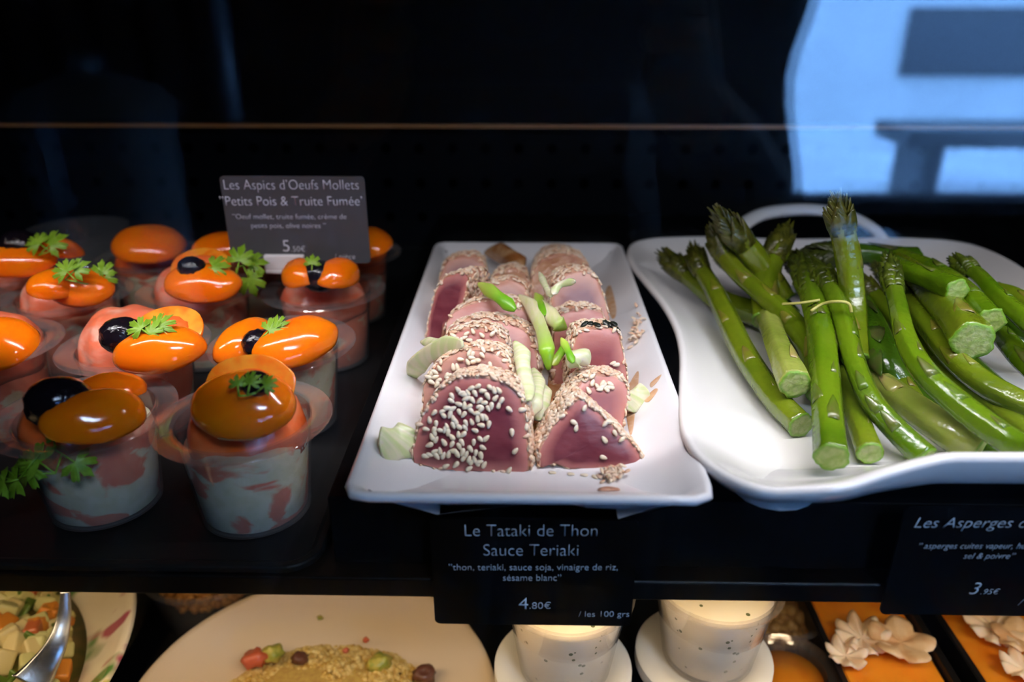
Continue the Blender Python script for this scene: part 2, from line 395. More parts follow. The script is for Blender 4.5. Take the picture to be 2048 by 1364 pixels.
# ------------------------------------------------------------------ tuna slices
SLICES = {}
def tuna(key, top, y0, lean, yaw, thick, label, flesh=M_flesh, zb=None, nseed=260, base=None, back=(0, 1, -.12), sides='tlr', shrink=.93, seedmat=M_seed2, dip=0):
    """top: outline of the visible cut face in the photo, from its left foot round to its right foot; it stands on a plane leaning back"""
    zb = PT if zb is None else zb
    n = Vector((math.sin(yaw)*math.cos(lean), -math.cos(yaw)*math.cos(lean), math.sin(lean)))
    xm = (top[0][0]+top[-1][0])/2
    p0 = Vector((base if base is not None else at(xm, 900, zb).x, y0, zb))
    P = [on_plane(x, y, p0, n) for x, y in top]
    upv = (Vector((0, 0, 1))-n*n.z).normalized(); rt = upv.cross(n).normalized()
    if base is not None or True:                       # feet on the plate
        foot = []
        for q in (P[-1], P[0]):
            k = (q.z-zb-.0012)/upv.z
            if k > .004: foot.append(q-upv*k)
        if len(foot) == 2:
            P = P+[foot[0], (foot[0]+foot[1])/2, foot[1]]
        elif len(foot) == 1: P = P+foot
    P = [Vector(p) for p in P]
    R = resample([tuple(p) for p in P], 64)
    R = [p+rt*.0006*nz(p, 180, 1)+upv*.0006*nz(p, 180, 2) for p in R]
    R = [p+upv*max(0, (zb+.0006-p.z)/upv.z) for p in R]
    c = sum(R, Vector())/len(R)
    bk = Vector(back).normalized()
    t = thing('tuna_slice', (c.x, c.y+thick/2, zb), label, 'tuna slice', 'sesame tuna slices on the long plate')
    b = MB()
    sc = [.02, .3, .55, .75, .88, .96, 1.0]
    rs = []; at_ = []
    for s_ in sc:
        rs.append([c+(p-c)*s_ - n*(.0011*(s_**4)) - n*dip*(1-s_**2) + n*.0005*nz(p*s_, 90, 5) for p in R]); at_.append(s_)
    b.rings(rs, 0, cap=(True, False), at_=at_)
    side = []
    for d, g in ((0, 1.0), (.0012, 1.02), (thick*.35, 1.035), (thick*.7, 1.0), (thick, shrink)):
        ring = []
        for p in R:
            q = c+(p-c)*g+bk*d-n*.0011*(d == 0)
            if d: q += Vector((nz(q, 150, 3), nz(q, 150, 4), nz(q, 150, 6)))*.0009
            if q.z < zb+.0004: q.z = zb+.0004
            ring.append(q)
        side.append(ring)
    b.rings(side, 1, cap=(False, True), at_=[1]*5)
    b.build('flesh', [flesh, M_sear], t, attr='edge')
    # crust of seeds round the side
    pl = []
    nseed = int(nseed*2.1)
    if nseed:
        ar = []
        quads = []
        for j in range(0, 4):
            for i in range(64):
                a_, b_, c_, d_ = side[j][i], side[j][(i+1) % 64], side[j+1][(i+1) % 64], side[j+1][i]
                nn = (b_-a_).cross(d_-a_)
                if nn.length < 1e-9: continue
                out = (a_-c); nn = nn if nn.dot(out) > 0 else -nn
                if a_.z < zb+.003 or nn.normalized().z < -.3: wgt = .25
                else: wgt = 1
                quads.append((a_, b_, c_, d_, nn.normalized())); ar.append(nn.length*wgt)
        ar = np.array(ar); ar /= ar.sum()
        for k in rng.choice(len(quads), nseed, p=ar):
            a_, b_, c_, d_, nn = quads[k]; u, v = random.random(), random.random()
            p = a_*(1-u)*(1-v)+b_*u*(1-v)+c_*u*v+d_*(1-u)*v
            if p.z < zb+.001: p.z = zb+.001
            pl.append((p+nn*random.uniform(0.0001, .0008), nn, random.uniform(0, 6.28), random.uniform(.85, 1.15), random.uniform(-.22, .22)))
        crust_mesh('sesame_crust', pl, t, seedmat)
    SLICES[key] = (p0, n, c, t)
    return t
def sprinkle(key, pts, label, group):
    p0, n, c, t = SLICES[key]
    for (x, y) in pts:
        p = on_plane(x, y, p0, n); lone_seed(p+n*.0002, n, random.uniform(0, 6.28), label, group, random.uniform(.92, 1.1))
def zpx(pts, ox, oy, s): return [(ox+x*s, oy+y*s) for x, y in pts]
Z7 = .2637   # first detail view: 780 + x*.2637, 700 + y*.2637

tuna('L1', [(828, 925), (826, 905), (834, 870), (846, 832), (868, 795), (890, 772), (915, 760), (945, 754), (975, 756), (1005, 766), (1028, 782), (1043, 806), (1050, 845), (1053, 890), (1055, 940), (1040, 953), (985, 949), (930, 943), (870, 936)],
     .3215, R_(27), 0, .021, 'front tuna slice of the left row, its face thickly strewn with pale sesame seeds', M_flesh, nseed=420, back=(.20, 1, -.10))
tuna('L2', [(848, 800), (848, 775), (862, 745), (885, 722), (915, 706), (950, 700), (985, 705), (1008, 720), (1022, 745), (1036, 775)], .341, R_(30), 0, .021,
     'second tuna slice of the left row, scattered seeds on its half hidden face', M_flesh3, nseed=320, back=(.20, 1, -.10))
tuna('L3', [(872, 712), (884, 692), (900, 670), (925, 660), (955, 658), (985, 664), (1003, 682), (1012, 705), (1018, 735)], .367, R_(34), 0, .02,
     'third tuna slice of the left row, beside the striped leek strip', M_flesh2, nseed=260, back=(.20, 1, -.10))
tuna('L4', [(893, 690), (896, 665), (915, 648), (945, 640), (985, 640), (1020, 648), (1050, 662), (1066, 690), (1072, 725)], .392, R_(38), R_(4), .02,
     'fourth tuna slice of the left row, a pink sliver under a thick seed crust', M_flesh2, nseed=300, back=(.20, 1, -.10))
tuna('L5', [(893, 648), (905, 627), (930, 612), (960, 603), (995, 600), (1025, 606), (1050, 625), (1060, 655)], .415, R_(40), R_(4), .02,
     'fifth tuna slice of the left row, a pink arc behind the fourth slice', M_flesh2, nseed=260, back=(.20, 1, -.10))
tuna('L6', [(858, 632), (866, 600), (876, 575), (890, 556), (908, 547), (926, 546), (934, 556), (930, 585), (920, 615), (904, 640), (885, 650)], .447, R_(22), R_(-24), .03,
     'dark red tuna slice at the left plate edge, turned to the side', M_flesh, nseed=300, back=(.45, .9, -.12))
tuna('L7', [(880, 560), (886, 535), (900, 520), (925, 513), (948, 513), (964, 524), (972, 550)], .52, R_(30), R_(-8), .03,
     'hindmost tuna slice of the left row, in the back corner of the plate', M_flesh3, nseed=200)
tuna('M1', [(955, 600), (968, 578), (990, 566), (1020, 560), (1046, 572), (1060, 600)], .45, R_(36), 0, .022,
     'small crusted tuna piece lying between the two rows of slices', M_flesh3, nseed=220)
tuna('M2', [(985, 560), (1000, 545), (1025, 538), (1050, 548), (1058, 570)], .5, R_(36), 0, .03,
     'crusted tuna piece between the rows, behind the bent green scallion', M_sauced, nseed=200)
tuna('R1', [(1080, 905), (1088, 885), (1108, 855), (1130, 828), (1150, 805), (1160, 799), (1172, 805), (1195, 825), (1215, 843), (1238, 862), (1258, 882), (1276, 902), (1290, 925), (1286, 945), (1270, 950), (1255, 936), (1225, 941), (1185, 946), (1145, 941), (1108, 926)],
     .3240, R_(30), R_(4), .022, 'front tuna slice of the right row, a bare dark triangle with few seeds', M_flesh, nseed=380, back=(-.16, 1, -.10))
tuna('R2', [(1112, 850), (1125, 815), (1150, 782), (1166, 762), (1190, 752), (1225, 752), (1250, 765), (1258, 788), (1250, 830), (1246, 850)], .342, R_(40), R_(8), .02,
     'second tuna slice of the right row, with a clump of seeds on its face', M_flesh2, nseed=300, back=(-.16, 1, -.10))
tuna('R3', [(1142, 760), (1144, 720), (1150, 690), (1160, 667), (1180, 659), (1210, 659), (1236, 664), (1246, 700), (1252, 740), (1256, 785)], .372, R_(22), R_(4), .024,
     'tall rose tuna slice of the right row, black crust on its top edge', M_flesh2, nseed=320, back=(-.16, 1, -.10))
tuna('R4', [(1108, 690), (1112, 650), (1118, 630), (1145, 620), (1180, 618), (1205, 626), (1214, 660), (1218, 690)], .415, R_(32), 0, .02,
     'rose tuna slice of the right row, just behind the tall one', M_flesh2, nseed=200, back=(-.16, 1, -.10))
tuna('R5', [(1100, 640), (1105, 600), (1112, 572), (1130, 552), (1158, 545), (1184, 548), (1198, 565), (1208, 595), (1216, 632)], .438, R_(30), R_(6), .03,
     'large greyish tuna slice of the right row under white leek slivers', M_flesh3, nseed=320, back=(-.16, 1, -.10))
tuna('R6', [(1064, 580), (1068, 545), (1082, 524), (1105, 512), (1135, 508), (1160, 516), (1176, 535), (1186, 570)], .50, R_(38), 0, .035,
     'brown sauced tuna slice in the right row, second from the back', M_sauced, nseed=330)
tuna('R7', [(1066, 545), (1074, 520), (1092, 504), (1115, 499), (1140, 502), (1156, 515), (1165, 540)], .56, R_(38), 0, .03,
     'hindmost tuna slice of the right row, dark with sauce', M_sauced, nseed=220)

# dark seaweed crumbs on the top edge of the tall rose slice
t = SLICES['R3'][3]; b = MB()
for x, y in [(1172, 652), (1185, 650), (1196, 653), (1214, 652), (1222, 654), (1228, 657), (1234, 661), (1237, 668), (1230, 651), (1179, 657)]:
    q = on_plane(x, y, SLICES['R3'][0], SLICES['R3'][1])-SLICES['R3'][1]*random.uniform(.002, .006)+Vector((0, 0, .001))
    b.ell(q, (.0028, .0018, .0010), euler(random.uniform(0, 180), random.uniform(-40, 40), random.uniform(-40, 40)), 10, 7, fn=lambda u: 1+.35*nz(u, 2, x))
b.build('seaweed_crumbs', pm('seaweed', (.012, .016, .012), .3), t, kind='stuff')
# loose seeds on the cut faces
L1s = [(515, 300), (470, 350), (465, 385), (545, 325), (615, 290), (665, 275), (645, 330), (705, 310), (760, 285), (790, 305), (825, 305), (590, 325), (560, 340), (740, 350), (800, 365), (845, 385), (825, 420), (770, 425), (745, 445), (715, 400), (680, 385), (625, 380), (600, 365), (575, 370), (520, 410), (565, 420), (475, 445), (435, 440), (400, 465), (335, 475), (405, 495), (300, 530), (350, 560), (455, 490), (480, 520), (525, 470), (560, 490), (615, 460), (600, 430), (655, 480), (690, 450), (680, 430), (725, 510), (700, 510), (665, 520), (620, 545), (575, 555), (570, 590), (500, 545), (520, 580), (430, 580), (415, 605), (385, 610), (340, 630), (320, 660), (350, 680), (300, 720), (335, 610), (275, 600), (440, 625), (470, 660), (520, 640), (555, 640), (480, 570), (645, 610), (690, 570), (750, 565), (685, 675), (730, 670), (635, 700), (610, 750), (545, 700), (525, 730), (470, 715), (410, 700), (480, 765), (340, 770), (380, 765), (355, 805), (300, 795), (270, 805), (405, 800), (425, 880), (445, 790), (550, 775), (510, 790), (580, 790), (600, 830), (560, 820), (650, 780), (705, 740), (690, 800), (640, 830), (660, 860), (715, 870), (600, 900), (500, 870), (620, 850), (680, 850), (905, 450), (925, 625), (950, 765), (905, 910)]
sprinkle('L1', zpx(L1s, 780, 700, Z7), 'pale sesame seed on the thickly strewn face of the front left tuna slice', 'seeds on the front left slice')
L2s = [(700, 40), (535, 72), (590, 92), (620, 60), (635, 90), (660, 80), (625, 35), (700, 120), (760, 115), (735, 155), (760, 150), (480, 130), (510, 130), (375, 140), (340, 170), (345, 205), (310, 185), (315, 245), (370, 230), (355, 262), (430, 195), (465, 195), (440, 225), (410, 265), (385, 285), (290, 205), (600, 25)]
sprinkle('L2', zpx(L2s, 780, 700, Z7), 'sesame seed scattered on the second tuna slice of the left row', 'seeds on the second left slice')
L3s = [(575, 720), (645, 750), (730, 738), (525, 740), (510, 770), (440, 775), (420, 755), (545, 790), (610, 810), (670, 815), (690, 830), (600, 835), (640, 800), (480, 790)]
sprinkle('L3', zpx(L3s, 800, 480, .2539), 'sesame seed on the third left tuna slice near the leek strip', 'seeds on the third left slice')
R1s = [(1395, 550), (1412, 592), (1625, 680), (1618, 815), (1475, 440), (1630, 560), (1660, 545), (1705, 630), (1755, 680)]
sprinkle('R1', zpx(R1s, 780, 700, Z7), 'lone sesame seed on the dark triangular tuna slice in front', 'seeds on the front right slice')
R2s = [(1535, 250), (1505, 308), (1570, 275), (1600, 285), (1625, 270), (1650, 285), (1610, 255), (1640, 300), (1670, 260), (1590, 300), (1675, 285), (1480, 195), (1535, 200)]
sprinkle('R2', zpx(R2s, 780, 700, Z7), 'sesame seed of the clump on the second right tuna slice', 'seeds on the second right slice')
sprinkle('R3', zpx([(1690, 100), (1715, 112)], 780, 700, Z7), 'seed on the face of the tall rose tuna slice', 'seeds on the tall rose slice')
def plate_seed(x, y):
    p = at(x, y, PT); p.z = plate_z(p.x, p.y); lone_seed(p, (0, 0, 1), random.uniform(0, 6.28), 'sesame seed fallen on the white plate in front of the right slice', 'seeds on the bare plate')
for x, y in [(1142, 951), (1168, 953), (1190, 957), (1105, 948), (1215, 955)]: plate_seed(x, y)
# clump of fallen seeds
t = thing('seed_clump', at(1222, 955, PT), 'brown wet clump of sesame seeds fallen below the triangular slice', 'seed clump')
pl = []
for k in range(60):
    p = at(1222+random.gauss(0, 13), 955+random.gauss(0, 8), PT); p.z = plate_z(p.x, p.y)+random.uniform(.0005, .004); pl.append((p, (random.gauss(0, .4), random.gauss(0, .4), 1), random.uniform(0, 6.28), 1, random.gauss(0, .4)))
crust_mesh('seeds', pl, t)

# ------------------------------------------------------------------ scallions, leek, sauce
M_scal = pm('scallion', (.75, .70, .46), .3, sss=.3, ssr=(.6, 1, .3), var=(.66, .66, .32), vscale=90, stretch=(6, 1, 1), attr=('along', (.26, .48, .02), .35, .8))
M_scalg = pm('scallion_green', (.50, .62, .10), .3, sss=.2, ssr=(.6, 1, .3), attr=('along', (.16, .40, .015), .1, .6))
M_leek = pm('leek_white', (.74, .70, .50), .3, sss=.3, ssr=(.6, 1, .3), var=(.55, .62, .30), vscale=30, stretch=(.5, 12, 1))
M_brown = pm('sauced_onion', (.55, .32, .16), .25, sss=.2, var=(.30, .11, .03), vscale=60)
M_sauce = pm('teriyaki_sauce', (.45, .17, .05), .1, spec=.6, coat=.6, var=(.60, .30, .14), vscale=120)
def strip(name, pts, width, mat, label, cat='scallion', curl=1.2, th=.0009):
    """a curled strip along px points with heights: (x, y, z)"""
    P = [Vector(p) for p in spline([tuple(at(x, y, z)) for x, y, z in pts], 22)]
    b = MB(); n = len(P); rs = []; at_ = []
    for i, p in enumerate(P):
        t_ = (P[min(i+1, n-1)]-P[max(i-1, 0)]).normalized(); view = (CAM-p).normalized()
        s_ = t_.cross(view).normalized(); nn = s_.cross(t_).normalized()
        u = i/(n-1); wd = width*min(1, .25+3.2*min(u, 1-u))*(1+.12*math.sin(9*u))/2
        ring = []
        for o_, sg in ((0, 1), (th, -1)):
            for k in range(9):
                a = (k/8-.5)*2*sg; ring.append(p+s_*(wd*math.sin(a*curl)/max(math.sin(min(curl, 1.5)), .3))+nn*(wd*(math.cos(a*curl)-1)*.8-o_))
        rs.append(ring); at_.append(u)
    b.rings(rs, at_=at_)
    o = b.build(name, mat, loc=P[n//2], attr='along'); tag(o, label, cat, 'scallion and leek pieces on the tuna'); return o
strip('scallion_strip', [(1035, 590, .085), (1060, 610, .088), (1078, 645, .088), (1092, 690, .088), (1097, 740, .075)], .0085, M_scal, 'long white and green scallion running between the rows of tuna')
strip('scallion_strip', [(955, 566, .094), (980, 582, .096), (1005, 600, .094), (1030, 620, .09)], .008, M_scalg, 'bright green scallion strip lying across the left row of tuna')
strip('scallion_strip', [(1070, 585, .088), (1080, 605, .09), (1085, 630, .088)], .006, M_scalg, 'short green scallion piece by the large greyish slice')
strip('scallion_strip', [(1082, 600, .09), (1100, 630, .088), (1118, 648, .086), (1134, 658, .08)], .0095, M_scal, 'pale scallion piece with a dark green end before the rose slices')
strip('scallion_strip', [(1028, 682, .092), (1042, 705, .09), (1046, 730, .086), (1052, 770, .08), (1058, 800, .076)], .0085, M_leek, 'cream folded scallion hanging down the right side of the left row')
strip('scallion_strip', [(1066, 735, .075), (1072, 765, .074), (1070, 800, .070), (1062, 830, .064)], .009, M_leek, 'cream scallion piece standing beside the folded one')
strip('scallion_strip', [(1082, 765, .07), (1084, 800, .064), (1078, 840, .058)], .010, M_leek, 'short orange stained leek piece low between the front slices')
strip('scallion_strip', [(1104, 730, .072), (1120, 708, .076), (1140, 680, .08)], .005, M_scalg, 'thin bright green scallion slanting up beside the rose slice')
strip('scallion_strip', [(1122, 675, .092), (1134, 698, .09), (1146, 725, .086)], .004, M_scalg, 'needle thin scallion lying against the tall rose slice')
strip('scallion_strip', [(1136, 735, .078), (1150, 720, .083), (1166, 718, .083), (1178, 730, .079)], .011, M_leek, 'pale scallion ring on the second slice of the right row', curl=1.5)
strip('leek_strip', [(822, 762, .050), (832, 735, .068), (858, 708, .080), (890, 693, .088), (925, 688, .094)], .0105, M_leek, 'broad striped leek strip at the left of the third slice', 'leek', curl=.5)
strip('leek_strip', [(840, 684, .078), (870, 686, .083), (905, 690, .09)], .006, M_leek, 'narrow white leek strip above the broad striped one', 'leek')
strip('scallion_strip', [(830, 716, .068), (852, 708, .076), (880, 698, .08)], .006, M_scalg, 'bright green scallion tip sticking out left under the leek strip')
strip('leek_strip', [(762, 896, .062), (785, 890, .060), (808, 882, .059), (835, 868, .060)], .018, M_leek, 'pale leek scrap on the bare plate left of the front slice', 'leek', curl=.6)
strip('leek_strip', [(1298, 783, .058), (1278, 793, .056), (1250, 812, .056)], .012, M_leek, 'pale leek scrap on the bare plate right of the second slice', 'leek', curl=.6)
strip('leek_sliver', [(1078, 543, .098), (1090, 570, .098), (1102, 592, .098)], .004, M_leek, 'white leek sliver, the left one on the large greyish slice', 'leek')
strip('leek_sliver', [(1105, 588, .100), (1120, 570, .104), (1150, 562, .108)], .0045, M_leek, 'white leek sliver, the right one on the large greyish slice', 'leek')
strip('brown_scallion', [(968, 506, .062), (995, 507, .068), (1022, 518, .07), (1042, 536, .066)], .016, M_brown, 'brown sauce soaked scallion chunk at the back of the plate', 'scallion', curl=1.4, th=.002)
strip('scallion_scrap', [(830, 765, .048), (838, 800, .05)], .008, pm('dark_green_leaf', (.03, .06, .02), .4), 'dark green scrap on the plate beside the second left slice', 'scallion')
M_thin = pm('thinned_sauce', (.62, .34, .17), .12, coat=.5, var=(.72, .50, .34), vscale=150)
def blob(pts, label, z=None, mat=M_sauce, h=.0003):
    P = [at(x, y, PT) for x, y in pts]
    O = [Vector((q[0], q[1])) for q in spline([(p.x, p.y) for p in P], 40, True)]; c = sum((Vector((p[0], p[1])) for p in O), Vector((0, 0)))/40
    b = MB(); rs = []
    for s_, hh in ((1, 0), (.95, .6), (.8, 1), (.4, 1.1), (.02, 1.1)):
        rs.append([(c.x+(p[0]-c.x)*s_, c.y+(p[1]-c.y)*s_, plate_z(c.x+(p[0]-c.x)*s_, c.y+(p[1]-c.y)*s_)+.0002+h*hh) for p in O])
    b.rings(rs, cap=(False, True)); o = b.build('sauce_puddle', mat, loc=(c.x, c.y, PT)); tag(o, label, 'sauce', kind='stuff'); return o
blob([(1050, 860), (1065, 835), (1090, 800), (1100, 740), (1120, 700), (1150, 700), (1140, 780), (1110, 850), (1090, 890), (1065, 905)], 'brown sauce pooled between the two rows of tuna')
blob([(1250, 800), (1275, 770), (1268, 850), (1262, 880), (1255, 860)], 'brown sauce at the right foot of the second right slice', mat=M_thin, h=.00015)
blob([(1286, 825), (1305, 818), (1312, 824), (1296, 834)], 'sauce drop on the bare plate right of the tuna', mat=M_thin, h=.00015)
blob([(1298, 803), (1318, 800), (1312, 808), (1300, 812)], 'small sauce drop farther right on the plate', mat=M_thin, h=.00015)
blob([(1195, 990), (1215, 984), (1240, 990), (1222, 997), (1200, 997)], 'brown crumb smear on the front edge of the plate', mat=M_sear, h=.0012)
blob([(1210, 600), (1220, 590), (1232, 640), (1222, 650)], 'sauce stain beside the large greyish slice', mat=M_thin, h=.00015)
def clump(x, y, sx, sy, n, label, top=.004):
    t = thing('seed_clump', at(x, y, PT), label, 'seed clump'); pl = []
    for k in range(n):
        p = at(x+random.gauss(0, sx), y+random.gauss(0, sy), PT); p.z = plate_z(p.x, p.y)+random.uniform(.0004, top); pl.append((p, (random.gauss(0, .4), random.gauss(0, .4), 1), random.uniform(0, 6.28), 1, random.gauss(0, .4)))
    crust_mesh('seeds', pl, t)
clump(1268, 698, 8, 14, 40, 'crumbled crust and seeds right of the tall rose slice')
clump(1080, 870, 9, 22, 50, 'sauce stained seeds between the two front slices')

# ------------------------------------------------------------------ asparagus dish
def inset_smooth(o, d):
    P = np.array(o)
    if d <= 0: return P
    n = max(1, int(math.ceil(d/.003)))
    for _ in range(n):
        T = np.roll(P, -1, 0)-np.roll(P, 1, 0); T /= np.linalg.norm(T, axis=1)[:, None]+1e-12
        P = P+np.stack([-T[:, 1], T[:, 0]], 1)*(d/n)
        if d > .006:
            for _ in range(2): P = P*.5+(np.roll(P, 1, 0)+np.roll(P, -1, 0))*.25
    return P
left = [(.116, .280), (.100, .2825), (.0875, .293), (.079, .309), (.0765, .328), (.079, .352), (.085, .385), (.092, .425), (.095, .462), (.0935, .503), (.088, .546), (.083, .585), (.083, .618), (.090, .643), (.104, .656), (.123, .662), (.160, .665)]
CXA = .235
back_ = [(.2, .661), (.235, .659), (.27, .661)]
right = [(2*CXA-x, y) for x, y in reversed(left)]
front = [(.340, .278), (.322, .281), (.295, .283), (.265, .284), (.235, .284), (.205, .284), (.178, .284), (.156, .2825), (.136, .279)]
OUT = spline(left+back_+right+front, 200, True)
OUT = [(p[0], p[1]) for p in reversed(OUT)]
def arim(x, y):
    z = .0255
    f = max(0, 1-max(0, (y-.30))/.04)
    z += .0165*f*float(np.interp(abs(x-CXA), [0, .055, .095, .125], [1, .95, .25, 0]))
    return RZ+z
b = MB(); rs = []
acx, acy = CXA, .47
prof = [(.066, 'b', .0003), (.060, 'b', .004), (.036, 'f', .14), (.016, 'f', .34), (.0045, 'f', .56), (.0008, 'f', .78), (0, 'r', -.003), (.0008, 'r', -.0006), (.0025, 'r', 0), (.0045, 'r', -.0006), (.009, 'r', -.0035), (.018, 'f2', .60), (.030, 'f2', .27), (.041, 'f2', .13), (.0455, 'f2', .05), (.0475, 'b', .0059), (.052, 'b', .0058), (.062, 'b', .0055)]
for d, md, q in prof:
    ring = []
    for (x, y), (px, py) in zip(inset_smooth(OUT, d), OUT):
        zr = arim(px, py)
        if md == 'b': z = RZ+q
        elif md == 'f': z = RZ+.004+(zr-RZ-.004)*q
        elif md == 'f2': z = RZ+.0055+(zr-RZ-.0055)*q
        else: z = zr+q
        ring.append((x, y, z))
    rs.append(ring)
rs0 = rs[0]
fc = sum((Vector(p) for p in rs[-1]), Vector())/len(rs[-1])
for k in (.75, .5, .25, .02): rs.append([tuple(fc+(Vector(p)-fc)*k) for p in rs[16]])
for k in (.75, .5, .25, .02): rs.insert(0, [tuple(Vector((fc.x, fc.y, RZ+.0003))+(Vector(p)-Vector((fc.x, fc.y, RZ+.0003)))*k) for p in rs0])
b.rings(rs)
dish = thing('square_dish', (CXA, acy, RZ), 'white wavy edged dish with loop handles full of green asparagus', 'dish')
b.build('bowl', M_china2, dish, angle=70)
AF = RZ+.0058
OUTA = np.array(OUT)
def dish_z(x, y):
    if not (.06 < x < .41 and .27 < y < .68): return RZ
    d = float(np.hypot(OUTA[:, 0]-x, OUTA[:, 1]-y).min()); zr = arim(x, y) if y < .33 else RZ+.0255
    return RZ+.0058+(zr-RZ-.0058)*float(np.interp(d, [0, .009, .018, .030, .042, .052], [1, .88, .60, .27, .08, 0]))
hp = [aty(1462, 482, .664), aty(1480, 455, .672), aty(1520, 430, .684), aty(1580, 420, .692), aty(1640, 421, .694), aty(1700, 434, .69), aty(1745, 458, .678), aty(1768, 484, .664)]
b = MB(); b.tube(spline([tuple(p) for p in hp], 30), .0072, 14, flat=.7); b.build('handle', M_china2, dish)

# ------------------------------------------------------------------ asparagus
def gmat(name, c1, c2, tipc, cut):
    return (pm(name, c1, .2, spec=.55, sss=.15, ssr=(.4, 1, .1), coat=.35, var=c2, vscale=26, stretch=None, bump=.3, bscale=260, attr=('along', tipc, .62, .98)),
            pm(name+'_tip', tipc, .3, sss=.1, coat=.2, var=(tipc[0]*.45, tipc[1]*.5, tipc[2]*.5), vscale=160, bump=.3, bscale=300),
            pm(name+'_cut', cut, .4, sss=.3, ssr=(.6, 1, .2), var=(cut[0]*.7, cut[1]*.85, cut[2]*.5), vscale=300, bump=.4, bscale=500, attr=('along', (.16, .33, .02), .72, .95)),
            pm(name+'_bract', (c1[0]*1.1, c1[1]*.95, c1[2]+.004), .28, sss=.1, coat=.3, var=(c1[0]*.95+.035, c1[1]*.68+.01, c1[2]+.018), vscale=90))
G_bright = gmat('asparagus_bright', (.078, .162, .003), (.125, .21, .006), (.085, .115, .010), (.38, .44, .14))
G_olive = gmat('asparagus_olive', (.155, .205, .008), (.11, .165, .006), (.085, .088, .010), (.40, .44, .18))
G_dark = gmat('asparagus_dark', (.040, .105, .004), (.065, .135, .006), (.045, .060, .008), (.26, .34, .09))
G_pale = gmat('asparagus_pale', (.33, .37, .075), (.22, .28, .035), (.2, .25, .04), (.44, .48, .2))
def bract(b, p, t, nrm, s, ln, wd, lift=.0001, thick=.00025):
    """pointed scale lying on the stalk surface, tip along t"""
    sd = t.cross(nrm).normalized(); rows = []
    for u in (0, .3, .6, .85, 1):
        w_ = wd*(1-u)**.7 if u else wd*.9
        w_ = max(w_, wd*.05); row = []
        for k in (-1, -.5, 0, .5, 1):
            row.append(p+t*(ln*u)+sd*(w_*k)+nrm*(lift+thick*(1-k*k)*(1-.5*u) - s*(1-math.sqrt(max(0, 1-min(1, (w_*k/s))**2)))))
        rows.append(row)
    vs = [q for r in rows for q in r]; fs = []
    for j in range(4):
        for i in range(4): fs.append((j*5+i, j*5+i+1, (j+1)*5+i+1, (j+1)*5+i))
    n0 = len(vs); vs += [q-nrm*.0004 for q in vs]
    fs += [tuple(reversed([i+n0 for i in f])) for f in fs]
    edge = [(j*5, (j+1)*5) for j in range(4)]+[(j*5+4, (j+1)*5+4) for j in range(4)]+[(i, i+1) for i in range(4)]+[(20+i, 21+i) for i in range(4)]
    fs += [(a, c, c+n0, a+n0) for a, c in edge]
    b.add(vs, fs)
SP = 0
